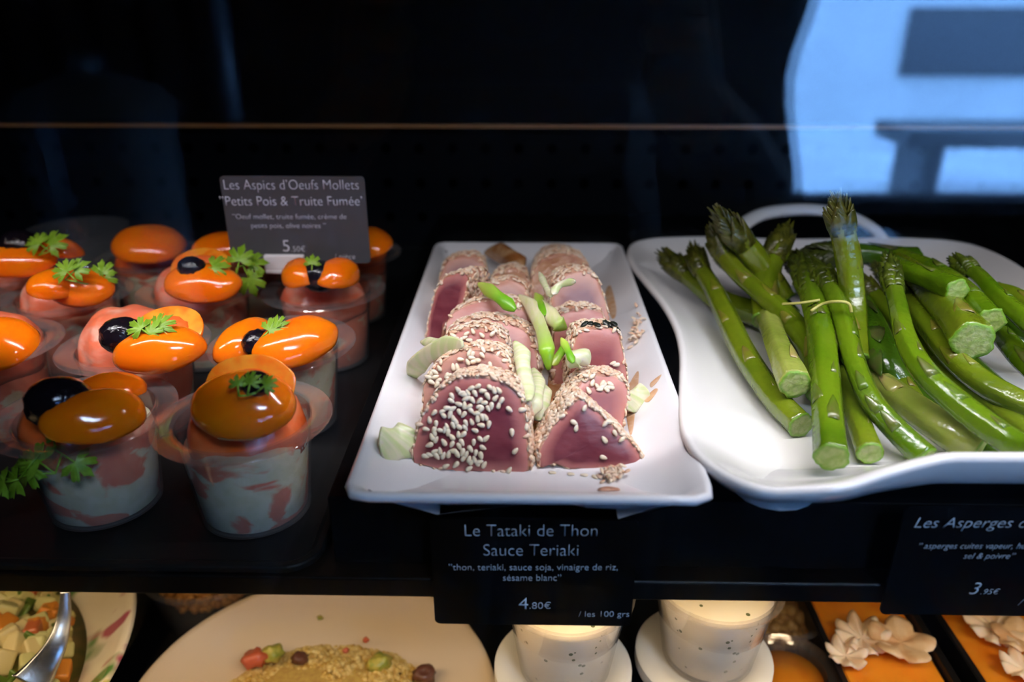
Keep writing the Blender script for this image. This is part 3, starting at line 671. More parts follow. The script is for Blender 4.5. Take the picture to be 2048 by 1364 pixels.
def spear(pts, wpx, G, label, tip=True, cut=True, nb=3, ridges=.05, cutang=0, taper=.84, seed=0, tiplen=.2):
    """pts: (x, y, z) photo points with heights, from the cut end to the tip"""
    global SP; SP += 1
    P = [Vector(p) for p in spline([tuple(at(x, y, z)) for x, y, z in pts], 44)]
    d0 = (P[0]-CAM).dot(FW); r0 = wpx*1.12/2/FPX*d0
    root = thing('asparagus_spear', P[0], label, 'asparagus', 'asparagus spears in the white dish')
    n = len(P); ph = random.random()*6
    for p in P:
        p.z = max(p.z, dish_z(p.x, p.y)+r0*.97)
    for _ in range(2): P = [P[0]]+[(P[i-1]+P[i]*2+P[i+1])/4 for i in range(1, n-1)]+[P[-1]]
    rad = [r0*(1+.07*math.sin(3+u*7+SP))*(1-(1-taper)*u) for u in [i/(n-1) for i in range(n)]]
    if tip:                                            # the bud: swells a little, then closes to a point
        for i in range(n):
            u = i/(n-1); k = (u-(1-tiplen))/tiplen
            if k > 0: rad[i] *= (1+.30*math.sin(min(k*2.2, 1.5)*2))*max(.10, 1-k**2.2)
    rf = lambda a, u: 1+ridges*math.sin(5*a+ph)*(.4+.6*math.sin(u*9+ph)**2)+ridges*.5*math.sin(11*a+3*u+ph)
    b = MB(); b.tube(P, rad, 20, at_=[i/(n-1) if tip else .5*i/(n-1) for i in range(n)], rfun=rf)
    b.build('stalk', G[0], root, attr='along')
    fr = []
    up = Vector((0, 0, 1))
    def frame(i, a):
        t_ = (P[min(i+1, n-1)]-P[max(i-1, 0)]).normalized(); s_ = t_.cross(up); s_.normalize(); bb = s_.cross(t_)
        return t_, (s_*math.cos(a)+bb*math.sin(a)).normalized()
    view_a = 0
    if cut:
        t_, _ = frame(0, 0); s_ = t_.cross(up).normalized(); bb = s_.cross(t_)
        b = MB(); rs = []; aa = []
        for k, h in ((1.0, -.0001), (.97, .0007), (.8, .0006), (.45, .0009), (.03, .0009)):
            rs.append([P[0]-t_*h+(s_*math.cos(a)+bb*math.sin(a))*r0*k*rf(a, 0)+t_*(.0004*nz((k*3, a, SP), 2)) for a in [2*math.pi*q/28 for q in range(28)]]); aa.append(k)
        b.rings(rs, cap=(False, True), at_=aa); b.build('cut_end', G[2], root, attr='along')
    for k in range(nb):
        u = (.15+.7*(k+.5*random.random())/max(nb, 1))*(1-tiplen if tip else 1); i = int(u*(n-1))
        a = math.pi/2+random.uniform(-1.1, 1.1); t_, nn = frame(i, a)
        b = MB(); bract(b, P[i]+nn*rad[i]*1.0, t_, nn, rad[i], r0*random.uniform(1.7, 2.4), r0*.62); b.build('scale_leaf', G[3], root)
    if tip:
        b = MB(); i0 = int((1-tiplen)*(n-1)); g = 0
        for i in range(i0, n-1):
            m_ = 5
            for q in range(m_):
                a = 2*math.pi*(q/m_)+g*1.1+random.uniform(-.15, .15); t_, nn = frame(i, a)
                bract(b, P[i]+nn*rad[i]*.93, (t_+nn*.14).normalized(), nn, max(rad[i], r0*.35), r0*random.uniform(1.0, 1.4), max(rad[i]*.75, r0*.2), lift=.0003, thick=.0009)
            g += 1
        b.build('tip', G[1], root)
    return root
SPEARS = [
 ([(2140, 935, .060), (2040, 850, .062), (1960, 790, .064), (1890, 745, .064), (1830, 690, .06)], 44, G_olive, 'olive spear in the second layer at the lower right, mostly covered', False, 1),
 ([(1870, 740, .060), (1800, 650, .070), (1748, 592, .078), (1700, 548, .084)], 42, G_olive, 'spear whose brownish tip peeks out right of the upright spear', True, 1),
 ([(1840, 830, .058), (1780, 740, .064), (1735, 660, .070), (1690, 600, .072)], 44, G_olive, 'yellowish spear hidden behind the dark blistered one', False, 1),
 ([(1580, 640, .056), (1530, 590, .066), (1480, 540, .074), (1440, 500, .082)], 42, G_dark, 'dark spear in the shade under the pointed buds at the back left', True, 1),
 ([(2140, 700, .074), (2070, 668, .078), (2010, 640, .08)], 44, G_dark, 'dark spear end at the right frame edge below the yellowish one', False, 1),
 ([(2120, 945, .052), (2000, 900, .052), (1900, 850, .052), (1800, 760, .052), (1700, 650, .055)], 46, G_dark, 'dark green spear lowest in the right of the pile, resting on the dish', False, 0),
 ([(2100, 860, .058), (1990, 775, .060), (1920, 710, .062), (1860, 655, .062), (1800, 600, .06)], 44, G_dark, 'dark green spear running under the fat cut stub', False, 2),
 ([(1602, 850, .0535), (1545, 790, .056), (1490, 710, .060), (1452, 630, .066), (1425, 575, .072), (1400, 535, .080), (1388, 497, .088)], 50, G_olive, 'leftmost long spear with a brown speck and an obliquely cut end', True, 4),
 ([(1600, 690, .055), (1540, 640, .057), (1440, 600, .060), (1385, 560, .068), (1330, 512, .078)], 46, G_olive, 'spear whose bushy tip lies farthest left on the dish rim', True, 2),
 ([(1640, 790, .055), (1628, 710, .066), (1580, 640, .073), (1525, 590, .080), (1475, 545, .087), (1445, 505, .096), (1428, 462, .108)], 47, G_olive, 'spear with a reddish bud, second from the left, crossing to the right', True, 4),
 ([(1590, 768, .071), (1563, 710, .072), (1543, 655, .069), (1528, 610, .064)], 54, G_pale, 'short pale stub with a round cut end facing the viewer', False, 1),
 ([(1740, 906, .0535), (1712, 830, .057), (1688, 750, .059), (1660, 650, .058)], 46, G_olive, 'yellow green spear tucked against the right of the front thick one', False, 1),
 ([(1663, 914, .062), (1656, 830, .068), (1650, 740, .075), (1640, 650, .083), (1622, 580, .089), (1600, 520, .094)], 62, G_bright, 'thickest spear in front with a triangular brown leaf, pointing at the viewer', True, 5),
 ([(1570, 600, .070), (1530, 545, .086), (1490, 490, .104), (1440, 432, .124)], 44, G_olive, 'spear with the topmost of the pointed buds at the back left', True, 2),
 ([(1530, 640, .065), (1530, 570, .080), (1545, 520, .092), (1572, 462, .106)], 48, G_olive, 'spear with a blunt bud leaning right in front of the handle', True, 2),
 ([(1700, 640, .065), (1660, 600, .074), (1625, 560, .082), (1580, 512, .090)], 44, G_dark, 'dark green spear with its bud behind the thin yellow thread', True, 2),
 ([(1960, 896, .057), (1885, 855, .060), (1800, 795, .062), (1745, 750, .060), (1690, 690, .056)], 64, G_pale, 'pale yellow ribbed thick spear at the front of the dish', False, 1),
 ([(1850, 914, .054), (1795, 862, .060), (1738, 795, .069), (1704, 710, .080), (1684, 630, .090), (1655, 565, .096), (1620, 520, .1)], 46, G_bright, 'bright green bent spear right of the front thick one', True, 5),
 ([(1712, 720, .070), (1710, 630, .086), (1702, 550, .106), (1690, 480, .126), (1676, 408, .147)], 48, G_olive, 'spear standing almost upright, its tip highest of all', True, 2),
 ([(1700, 590, .070), (1735, 650, .074), (1765, 720, .070), (1800, 775, .060)], 54, G_dark, 'dark glossy blistered spear slanting down between two bright spears', False, 3),
 ([(2140, 850, .068), (2010, 790, .072), (1940, 745, .075), (1885, 690, .079), (1830, 620, .082), (1790, 570, .083), (1745, 530, .084)], 46, G_olive, 'long olive green spear just behind the bright bent one with the purple tip', True, 4),
 ([(2130, 950, .068), (2000, 872, .072), (1905, 800, .078), (1845, 740, .085), (1812, 680, .091), (1796, 610, .098), (1784, 560, .105), (1776, 510, .113)], 50, G_bright, 'long bright bent spear with a purple grey tip, running to the right dish edge', True, 5),
 ([(2140, 790, .070), (2050, 722, .074), (1995, 665, .075), (1940, 640, .072)], 46, G_bright, 'spear low at the right frame edge under the round cut end', False, 2),
 ([(1830, 522, .083), (1760, 512, .087), (1680, 508, .089), (1600, 522, .086)], 44, G_dark, 'dark spear lying crosswise at the back of the pile', True, 1),
 ([(1945, 682, .090), (1912, 638, .091), (1872, 592, .090), (1842, 560, .088), (1800, 528, .086)], 74, G_olive, 'fattest cut stub with a pale oval cut face', False, 2),
 ([(2140, 660, .080), (2045, 605, .084), (1990, 580, .085)], 44, G_olive, 'yellowish spear at the right frame edge behind the others', False, 1),
 ([(1982, 642, .093), (1942, 602, .094), (1895, 562, .094), (1845, 532, .092), (1795, 512, .09)], 50, G_bright, 'spear with a round green cut end beside the fattest stub', False, 2),
 ([(2140, 720, .090), (2060, 648, .094), (1998, 595, .097), (1955, 550, .1), (1912, 520, .103)], 40, G_bright, 'spear with a thin broken tip at the back right', True, 2),
 ([(1914, 582, .103), (1872, 563, .102), (1822, 545, .101), (1788, 530, .097)], 44, G_bright, 'short bright piece with an obliquely cut end on top at the back', False, 1),
]
for k, (pts, wpx, G, lab, tip, nb) in enumerate(SPEARS):
    spear(pts, wpx, G, lab, tip=tip, nb=nb, ridges=.085 if G is G_pale else .08, tiplen=.2 if len(pts) > 4 else .34)
M_thread = pm('fibre', (.50, .46, .12), .4)
b = MB(); b.tube(spline([tuple(at(*q)) for q in [(1565, 608, .088), (1600, 606, .092), (1640, 600, .095)]], 14), .0008, 8)
tag(b.build('plant_fibre', M_thread, loc=at(1600, 606, .092)), 'short yellow fibre lying across the left spears', 'fibre')
b = MB(); b.tube(spline([tuple(at(*q)) for q in [(1622, 622, .093), (1645, 608, .097), (1672, 603, .101), (1697, 607, .101), (1703, 625, .096)]], 20), .0009, 8)
tag(b.build('plant_fibre', M_thread, loc=at(1670, 603, .1)), 'longer yellow fibre looped over the bright bent spear', 'fibre')

# ------------------------------------------------------------------ aspic cups
M_tom = pm('orange_tomato', (.98, .215, .003), .12, spec=.5, sss=.35, ssr=(1, .35, .05), coat=.5, var=(.96, .17, .003), vscale=35)
M_tomc = pm('cut_tomato', (.98, .36, .03), .2, spec=.5, sss=.3, ssr=(1, .4, .1), coat=.4, var=(.95, .2, .01), vscale=110)
M_trout = pm('smoked_trout', (.92, .20, .095), .28, spec=.45, sss=.3, ssr=(1, .35, .2), coat=.25, var=(.95, .45, .33), vscale=42, stretch=(1, 1, 2.2), contrast=(.48, .70), bump=.3, bscale=110)
M_trout2 = pm('smoked_trout_deep', (.90, .135, .02), .22, spec=.45, sss=.3, ssr=(1, .35, .2), coat=.35, var=(.93, .24, .09), vscale=42, contrast=(.48, .7), bump=.2, bscale=110)
M_olive = pm('black_olive', (.006, .004, .007), .14, spec=.5, coat=.4, bump=.9, bscale=160)
M_herb = pm('chervil', (.17, .33, .012), .42, sss=.15, ssr=(.4, 1, .1), var=(.24, .42, .03), vscale=200)
def cream_mat(name='pea_cream', thr=.50):
    m = pm(name, (.84, .77, .54), .5, sss=.25, ssr=(1, .9, .5), var=(.76, .71, .46), vscale=160, bump=.25, bscale=260)
    nt = m.node_tree; N = nt.nodes.new; L = nt.links.new; bs = nt.nodes['Principled BSDF']
    prev = bs.inputs['Base Color'].links[0].from_socket
    tc = N('ShaderNodeTexCoord'); mp = N('ShaderNodeMapping'); mp.inputs['Scale'].default_value = (1, 1, 1.5); L(tc.outputs['Object'], mp.inputs[0])
    n = N('ShaderNodeTexNoise'); n.inputs['Scale'].default_value = 30; n.inputs['Detail'].default_value = 5; n.inputs['Distortion'].default_value = .6; L(mp.outputs[0], n.inputs['Vector'])
    r = N('ShaderNodeValToRGB'); r.color_ramp.elements[0].position = thr; r.color_ramp.elements[1].position = thr+.05; L(n.outputs['Fac'], r.inputs[0])
    at_ = N('ShaderNodeAttribute'); at_.attribute_name = 'side'
    mu = N('ShaderNodeMath'); mu.operation = 'MULTIPLY'; L(r.outputs['Color'], mu.inputs[0]); L(at_.outputs['Fac'], mu.inputs[1])
    n2 = N('ShaderNodeTexNoise'); n2.inputs['Scale'].default_value = 70; L(tc.outputs['Object'], n2.inputs['Vector'])
    r2 = N('ShaderNodeValToRGB'); r2.color_ramp.elements[0].color = (.85, .13, .03, 1); r2.color_ramp.elements[1].color = (.85, .33, .2, 1); L(n2.outputs['Fac'], r2.inputs[0])
    mx = N('ShaderNodeMix'); mx.data_type = 'RGBA'; L(mu.outputs[0], mx.inputs['Factor']); L(prev, mx.inputs[6]); L(r2.outputs['Color'], mx.inputs[7])
    L(mx.outputs[2], bs.inputs['Base Color']); return m
M_cream = cream_mat(); M_cream2 = cream_mat('trout_lined_cream', .38)
RB, RT_, HC = .0285, .0348, .056
CUPPROF = [(.004, .0004), (RB-.002, .0004), (RB, .0016), (RT_-.0012, HC-.004), (RT_-.0004, HC), (RT_+.0012, HC+.0008), (.0445, HC+.0002), (.0452, HC+.0006), (.0448, HC+.0011), (RT_+.0008, HC+.0019), (RT_-.0012, HC+.0008), (RT_-.0019, HC-.004), (RB-.0007, .0022), (RB-.0026, .0011), (.004, .0011)]
def leaf(b, c, dirv, nrm, size, lobes=5):
    """one toothed chervil leaflet: fan with deep lobes"""
    d = Vector(dirv).normalized(); nrm = Vector(nrm).normalized(); nrm = (nrm-d*nrm.dot(d)).normalized(); s = d.cross(nrm); c = Vector(c); K = lobes*8+1
    rows = []
    for h in (0, 1):
        ctr = c+nrm*(.0003*h); ring = []
        for k in range(K):
            u = k/(K-1); a = (u-.5)*R_(230); ph = u*lobes*math.pi
            r = size*(.45+.55*abs(math.sin(ph))**.6)*(.72+.28*math.cos(a*.7))*(1+.10*math.sin(ph*5))
            ring.append(c+d*(r*math.cos(a))+s*(r*math.sin(a))+nrm*(.0003*h+.20*r*math.cos(ph)**2-.9*r*r/size*.25))
        rows.append((ctr, ring))
    vs = [rows[0][0]]+rows[0][1]+[rows[1][0]]+rows[1][1]; n = K+1; fs = []
    for k in range(K-1): fs += [(0, 1+k+1, 1+k), (n, n+1+k, n+1+k+1), (1+k, 1+k+1, n+2+k, n+1+k)]
    b.add(vs, fs)
def aspic(px, py, label, dome, toms, olive=None, herbs=None, rot=0, trout=None, fill=.047, lined=False):
    p = at(px, py, HC+CUPZ); o = Vector((p.x, p.y, CUPZ))
    t = thing('aspic_cup', o, label, 'aspic cup', 'clear cups of salmon aspic')
    W = lambda q: o+Vector(q)
    b = MB(); b.lathe(CUPPROF, 72, o, closed=True); b.build('plastic_cup', M_cup, t, angle=45)
    # cream
    b = MB(); seg = 56; rs = []; aa = []
    for r, z, s_ in ((.02, .0016, 0), (RB-.0040, .0018, 1), (RB-.0014, .004, 1), ((RB+RT_)/2-.0024, fill*.5, 1), (RT_-.0036, fill-.004, 1), (RT_-.0046, fill, .8), (RT_-.0075, fill+.002, .3), (.02, fill+.003, 0), (.008, fill+.003, 0)):
        ring = []
        for i in range(seg):
            a = 2*math.pi*i/seg; q = Vector((r*math.cos(a), r*math.sin(a), z))
            if z > fill-.005: q.z += .0022*nz(q+o, 90, 2)
            ring.append(W(q))
        rs.append(ring); aa.append(s_)
    b.rings(rs, at_=aa); c = b.build('pea_cream', M_cream2 if lined else M_cream, t, attr='side'); c.rotation_euler.z = rot
    # folded trout over the egg
    dx, dy, dr, dh = dome[:4]; mat = trout or M_trout
    b = MB(); rs = []; sd = random.random()*50
    for u in [i/13 for i in range(14)]:
        ring = []
        for i in range(seg):
            a = 2*math.pi*i/seg; th = u*math.pi/2
            fold = 1+.05*math.sin(3*a+sd)+.035*math.sin(7*a+2*sd+u*3)
            r = dr*1.06*math.cos(th)**.58*fold; z = .040+(dh+.007)*math.sin(th)**.9 + (.0009*math.sin(5*a+u*9+sd) if u < .9 else 0)
            q = Vector((dx+r*math.cos(a), dy+r*math.sin(a), z)); q += Vector((nz(q+o, 70, 1), nz(q+o, 70, 2), nz(q+o, 70, 3)))*.0016*(1-u*.6)
            lim = np.interp(q.z, [.03, HC], [.0300, RT_-.0022])
            rr = math.hypot(q.x, q.y)
            if rr > lim and q.z < HC+.001: q.x *= lim/rr; q.y *= lim/rr
            ring.append(W(q))
        rs.append(ring)
    b.rings(rs); b.build('trout_wrap', mat, t)
    for (x, y, z, yaw, pit, rol, L, Wd, H, cut) in toms:
        q = at(x, y, z+CUPZ); b = MB()
        M = euler(yaw, pit, rol+(180 if cut else 0))
        fn = lambda u, x=x: 1+.05*nz((u.x*1.6, u.y*1.6, u.z*1.6), 1, x)-.10*max(0, u.x)**2-.05*(1-abs(u.x))*max(0, u.z)
        b.ell(q, (L, Wd, H), M, 32, 20, half=True, fn=fn)
        if cut:
            k = len(b.f); b.m = [1 if sum((M.inverted() @ (Vector(b.v[i])-q)).z for i in f)/len(f) < H*.02 else 0 for f in b.f]
            # seed hollow
            b2 = MB(); b2.ell(q+M @ Vector((0, 0, -H*.06)), (L*.55, Wd*.55, H*.10), M, 20, 10, fn=lambda u: 1+.2*nz(u, 3, x))
            tm = b.build('tomato_half', [M_tom, M_tomc], t); b2.build('tomato_pulp', M_trout2, tm)
        else: b.build('tomato_half', [M_tom, M_tomc], t)
    if olive:
        x, y, z, r = olive[:4]; q = at(x, y, z+CUPZ); b = MB()
        b.ell(q, (r*1.18, r, r), euler(olive[4] if len(olive) > 4 else 20, 10, 0), 32, 20, fn=lambda u: 1+.05*nz((u.x*5, u.y*3, u.z*7), 1, x)+.035*math.sin(14*u.x+7*u.z+4*u.y)*(1-abs(u.z)))
        b.build('olive', M_olive, t)
    if herbs:
        b = MB(); prev = None
        for (x, y, z, ang, sz) in herbs:
            q = at(x, y, z+CUPZ); d = RT*math.cos(R_(ang))+UP*math.sin(R_(ang))+FW*.1
            leaf(b, q, d, (-FW+Vector((0, 0, .6))).normalized(), sz, random.choice((5, 5, 7)))
            st = q-d.normalized()*sz*.8
            b.tube([st+Vector((0, 0, -.001)), q], .0005, 6)
            if prev: b.tube([prev, st+Vector((0, 0, -.001))], .0005, 6)
            prev = st+Vector((0, 0, -.001))
        b.build('chervil_sprig', M_herb, t)
    return t
Hc = HC
# front row
aspic(487, 838, 'front right cup, shaded, one big tomato half before another', (.0, .003, .0285, .026), [
    (505, 770, .080, 4, 0, 58, .0232, .0150, .014, True), (493, 812, .074, 4, 2, 34, .0262, .0185, .016, False)], (512, 768, .088, .0065, 0), [(475, 771, .0925, 100, .005), (500, 767, .0925, 75, .006), (530, 771, .0915, 30, .006)], rot=.6, trout=M_trout2)
aspic(172, 826, 'front left cup, shaded, big olive, its chervil hanging over the rim', (-.006, -.004, .0260, .022), [
    (228, 782, .070, 12, 4, -6, .018, .014, .010, False), (195, 836, .071, 34, 6, 26, .0245, .0150, .0135, False)], (120, 806, .078, .0130, 30), [(35, 958, .045, 210, .010), (80, 925, .052, 150, .011), (150, 925, .050, 320, .010), (108, 880, .058, 100, .005), (60, 935, .05, 240, .011), (10, 965, .044, 200, .009)], rot=2.4, trout=M_trout2)
# second row
aspic(566, 687, 'cup whose two tomato halves stand in a V round an olive, cream showing right', (-.004, -.002, .0285, .018), [
    (489, 684, .070, 58, -14, 24, .0215, .0125, .012, False), (596, 688, .0705, 36, -8, 22, .0275, .0165, .0145, False)], (518, 687, .0725, .0085, 40), [(538, 662, .082, 40, .009), (552, 656, .083, 60, .008)], rot=.3)
aspic(270, 690, 'cup with a cut tomato half behind a whole looking one and shiny olive', (-.004, .001, .0292, .031), [
    (338, 660, .078, -8, 0, 38, .0225, .0165, .012, True), (325, 703, .074, 13, -4, 30, .0265, .0150, .0135, False)], (247, 672, .081, .0108, 20), [(283, 658, .089, 150, .0085), (315, 654, .089, 20, .010), (300, 666, .087, 60, .008)], lined=True, rot=4.0)
aspic(-32, 692, 'cup cut by the left frame edge, big tomato and pink trout showing', (.004, -.002, .0295, .028), [(12, 694, .078, -35, 0, 24, .027, .0175, .0155, False)], None, None, lined=True, rot=1.6)
# third row
aspic(134, 590, 'cup with a single amber tomato half in front and chervil behind', (-.002, 0, .0288, .026), [
    (116, 572, .080, 50, 0, 20, .019, .014, .012, False), (166, 578, .076, -4, 4, 32, .0245, .0150, .0125, False)], None, [(135, 544, .094, 140, .0105), (150, 541, .094, 40, .010), (205, 548, .086, 100, .010), (208, 556, .084, 300, .009)], lined=True, rot=5.1)
aspic(402, 578, 'cup with an orange tomato half lying across and chervil spilling right', (-.004, .001, .0290, .026), [
    (404, 530, .080, 0, 0, 35, .0225, .0155, .0125, True), (410, 569, .077, 2, 2, 30, .0275, .0165, .0135, False)], (385, 538, .088, .0085, 0), [(425, 534, .090, 10, .011), (478, 522, .088, 80, .012), (500, 528, .084, 10, .012), (497, 556, .076, 290, .013)], rot=2.9)
aspic(648, 580, 'cup in front of the grey card with an olive between two upright tomato halves', (.0, 0, .0305, .018), [
    (604, 555, .077, -62, 0, 14, .0185, .0135, .014, False), (677, 555, .077, 62, 0, 14, .0185, .0135, .014, False)], (638, 553, .079, .0112, 0), [(624, 528, .090, 90, .007)], lined=True, rot=.9)
aspic(-115, 612, 'cup mostly outside the left frame edge, only its rim in view', (0, 0, .029, .024), [(-115, 590, .078, 0, 0, 20, .025, .015, .013, False)], None, None, rot=3.3)
# back row
aspic(30, 542, 'back row cup at the left with a dark olive behind its tomato half', (.0, 0, .0290, .024), [
    (122, 506, .078, -40, 0, -10, .020, .015, .012, False), (38, 524, .079, 8, 2, 26, .0285, .0160, .013, False)], (42, 494, .088, .0125, 0), [(80, 488, .094, 150, .011), (100, 490, .093, 40, .013)], rot=1.1)
aspic(306, 513, 'back row cup with one broad glossy trout dome and no olive', (.0, 0, .029, .020), [(302, 495, .070, -4, 4, 14, .031, .024, .0175, False)], None, None, rot=4.4, trout=M_trout2)
aspic(500, 507, 'back row cup almost hidden behind the grey card', (0, 0, .029, .022), [(455, 500, .076, 10, 0, 14, .026, .017, .014, False)], None, None, rot=2.2)
aspic(695, 507, 'back row cup half hidden by the right edge of the grey card', (0.002, 0, .0295, .024), [(742, 497, .078, -70, 0, 14, .024, .0175, .0165, False)], None, None, lined=True, rot=5.6, trout=M_trout2)
# empty clear container behind
b = MB(); p = at(150, 500, CUPZ); p.y = .715; p.x = aty(150, 440, .715).x
pr_ = [(.003, 0), (.034, 0), (.036, .002), (.042, .050), (.046, .051), (.046, .0518), (.0412, .0512), (.0352, .0028), (.0335, .0009), (.003, .0009)]
b.lathe(pr_, 56, (p.x, p.y, CUPZ), closed=True)
tag(b.build('clear_container', M_cup, loc=(p.x, p.y, CUPZ), angle=45), 'empty clear plastic container in the back left corner', 'container')

# ------------------------------------------------------------------ price cards
def outline_card(name, corners, th, mat, label, r=.003):
    """corners: left, right, bottom, top in the card plane y"""
    x0, x1, z0, z1, y = corners
    o = rrect(x0, x1, z0, z1, r); b = MB()
    b.rings([[(p[0], y+th, p[1]) for p in o], [(p[0], y, p[1]) for p in o]])
    c = thing(name, ((x0+x1)/2, y, z0), label, 'price card'); b.build('board', mat, c, smooth=False)
    return c
def text(card, body, name, x0, x1, yb, y, mat, shear=0, bold=0, sy=1.0, yb2=None):
    """lettering whose ends fall at x0..x1 (photo) on the base line yb, on plane y"""
    A = aty(x0, yb, y); B = aty(x1, yb2 if yb2 is not None else yb, y)
    cu = bpy.data.curves.new(name, 'FONT'); cu.body = body; cu.size = 1; cu.shear = shear; cu.extrude = .0; cu.offset = bold-.016; cu.resolution_u = 6
    o = bpy.data.objects.new(name, cu); COL.objects.link(o); bpy.context.view_layer.update()
    dg = bpy.context.evaluated_depsgraph_get(); me = bpy.data.meshes.new_from_object(o.evaluated_get(dg)); bpy.data.objects.remove(o); bpy.data.curves.remove(cu)
    xs = [v.co.x for v in me.vertices]; k = (B-A).length/(max(xs)-min(xs)); mn = min(xs); ax = (B-A).normalized(); off = parent_loc(card)
    bm = bmesh.new(); bm.from_mesh(me)
    for v in bm.verts: v.co = A+ax*((v.co.x-mn)*k)+Vector((0, 0, 1))*(v.co.y*k*sy)+Vector((0, -.00008, 0))-off
    ext = bmesh.ops.extrude_face_region(bm, geom=bm.faces[:])
    for v in [g for g in ext['geom'] if isinstance(g, bmesh.types.BMVert)]: v.co.y -= .00018
    bmesh.ops.recalc_face_normals(bm, faces=bm.faces); bm.to_mesh(me); bm.free(); me.materials.clear(); me.materials.append(mat)
    o = bpy.data.objects.new(name, me); COL.objects.link(o); o.parent = card; return o
CY = .534
a, c = aty(438, 352, CY), aty(728, 352, CY)
card = outline_card('price_card', (a.x, c.x, a.z-.0625, a.z, CY), .0012, M_card, 'grey price card naming the egg aspics, standing among the cups')
text(card, 'Les Aspics d\u2019Oeufs Mollets', 'title_text', 449, 718, 379, CY, M_ink2, sy=1.15)
text(card, '\u201dPetits Pois & Truite Fum\u00e9e\u2019', 'subtitle_text', 441, 725, 411, CY, M_ink2, bold=.004, sy=1.1)
text(card, '\u201dOeuf mollet, truite fum\u00e9e, cr\u00e8me de', 'description_text', 466, 693, 438, CY, M_ink2)
text(card, 'petits pois, olive noires \u201d', 'description_text', 503, 652, 456, CY, M_ink2)
text(card, '5', 'price_text', 567, 580, 503, CY, M_ink2, bold=.01)
text(card, '.50\u20ac', 'price_text', 583, 611, 503, CY, M_ink2)
text(card, '/ pi\u00e8ce', 'unit_text', 670, 711, 518, CY, M_ink2)
h0 = aty(530, 540, CY-.004); h1 = aty(607, 511, CY-.004)
hold = thing('card_holder', ((h0.x+h1.x)/2, CY, CUPZ), 'white clip holder gripping the foot of the grey aspic card', 'card holder')
b = MB(); b.box(h0.x, h1.x, CY-.0045, CY-.0002, h0.z, h1.z); b.box(h0.x, h1.x, CY+.0014, CY+.005, h0.z, h1.z-.003); b.box(h0.x, h1.x, CY-.0045, CY+.005, h0.z-.003, h0.z); b.build('clip', M_clip, hold, smooth=False, bevel=.001)
xm = (h0.x+h1.x)/2
b = MB(); b.box(xm-.002, xm+.002, CY-.0015, CY+.0015, CUPZ+.002, h0.z-.0025); b.build('stem', M_clip, hold, smooth=False)
b = MB(); b.lathe([(.001, 0), (.009, 0), (.009, .0015), (.003, .0025), (.001, .0025)], 24, (xm, CY, CUPZ)); b.build('foot', M_clip, hold, smooth=False)

FY = .2945
def z_of(x, y): return aty(x, y, FY).z
l, r_ = aty(870, 1248, FY).x, aty(1262, 1248, FY).x
card = outline_card('price_card', (l, r_, z_of(1000, 1249), z_of(1000, 1249)+.0635, FY), .0012, M_cardb, 'black price card for the tuna hanging at the shelf front below the long plate')
text(card, 'Le Tataki de Thon', 'title_text', 930, 1194, 1072, FY, M_ink, sy=1.16, bold=-.006)
text(card, 'Sauce Teriaki', 'title_text', 967, 1156, 1111, FY, M_ink, sy=1.16, bold=-.006)
text(card, '\u201dthon, teriaki, sauce soja, vinaigre de riz,', 'description_text', 898, 1235, 1140, FY, M_ink, sy=1.1)
text(card, 's\u00e9same blanc\u201d', 'description_text', 1006, 1122, 1161, FY, M_ink, sy=1.1)
text(card, '4', 'price_text', 1037, 1056, 1218, FY, M_ink, bold=.008)
text(card, '.80\u20ac', 'price_text', 1059, 1101, 1217, FY, M_ink)
text(card, '/ les 100 grs', 'unit_text', 1157, 1258, 1233, FY, M_ink)
l = aty(1759, 1228, FY).x
card = outline_card('price_card', (l, l+.1005, z_of(1800, 1229), z_of(1800, 1229)+.0635, FY), .0012, M_cardb, 'black price card for the asparagus at the shelf front, cut by the right frame edge')
text(card, 'Les Asperges c', 'title_text', 1827, 2050, 1055, FY, M_ink, shear=.28)
text(card, '\u201d asperges cuites vapeur, hu', 'description_text', 1836, 2050, 1097, FY, M_ink, shear=.28, sy=1.1)
text(card, 'sel & poivre\u201d', 'description_text', 1926, 2028, 1117, FY, M_ink, shear=.28, sy=1.1)
text(card, '3', 'price_text', 1937, 1957, 1188, FY, M_ink, shear=.25, bold=.008)
text(card, '.95\u20ac', 'price_text', 1960, 1997, 1188, FY, M_ink, shear=.25)
text(card, '/ les', 'unit_text', 2035, 2072, 1210, FY, M_ink, shear=.25)
# clips that hold the front cards to the riser
for x, what in ((1066, 'tuna'), (1960, 'asparagus')):
    q = aty(x, 1040, FY); b = MB(); b.box(q.x-.008, q.x+.008, FY+.0014, .3078, .012, .018)
    tag(b.build('card_bracket', M_black, loc=(q.x, .3, .015), smooth=False), 'small black bracket behind the black %s price card' % what, 'bracket')

# ------------------------------------------------------------------ lower shelf
M_beige = pm('cream_stoneware', (.80, .62, .42), .3, spec=.4)
def dish_at(name, c, r, h, mat, label, cat, depth=.6):
    b = MB(); x, y, z = c
    b.lathe([(r*.05, .0), (r*.5, 0), (r*.55, .003), (r*.8, h*.5), (r*.985, h*.93), (r, h*.985), (r*.992, h), (r*.96, h*.97), (r*.78, h*.55), (r*.55, h*.30), (r*.05, h*.27)], 80, c)
    return tag(b.build(name, mat, loc=c), label, cat)
PB = Vector((-.1353, .359, LOW+.0003))
dish_at('serving_plate', PB, .119, .045, M_beige, 'large cream round plate with spiced couscous on the lower shelf', 'plate')
M_cous = pm('couscous', (.66, .42, .08), .55, var=(.50, .26, .04), vscale=300, attr=('tone', (.85, .64, .24), 0, 1))
M_bit = pm('red_pepper', (.62, .12, .05), .35); M_bit2 = pm('brown_olive', (.14, .05, .03), .3); M_bit3 = pm('yellow_zucchini', (.58, .46, .08), .4, var=(.30, .33, .04), vscale=150)
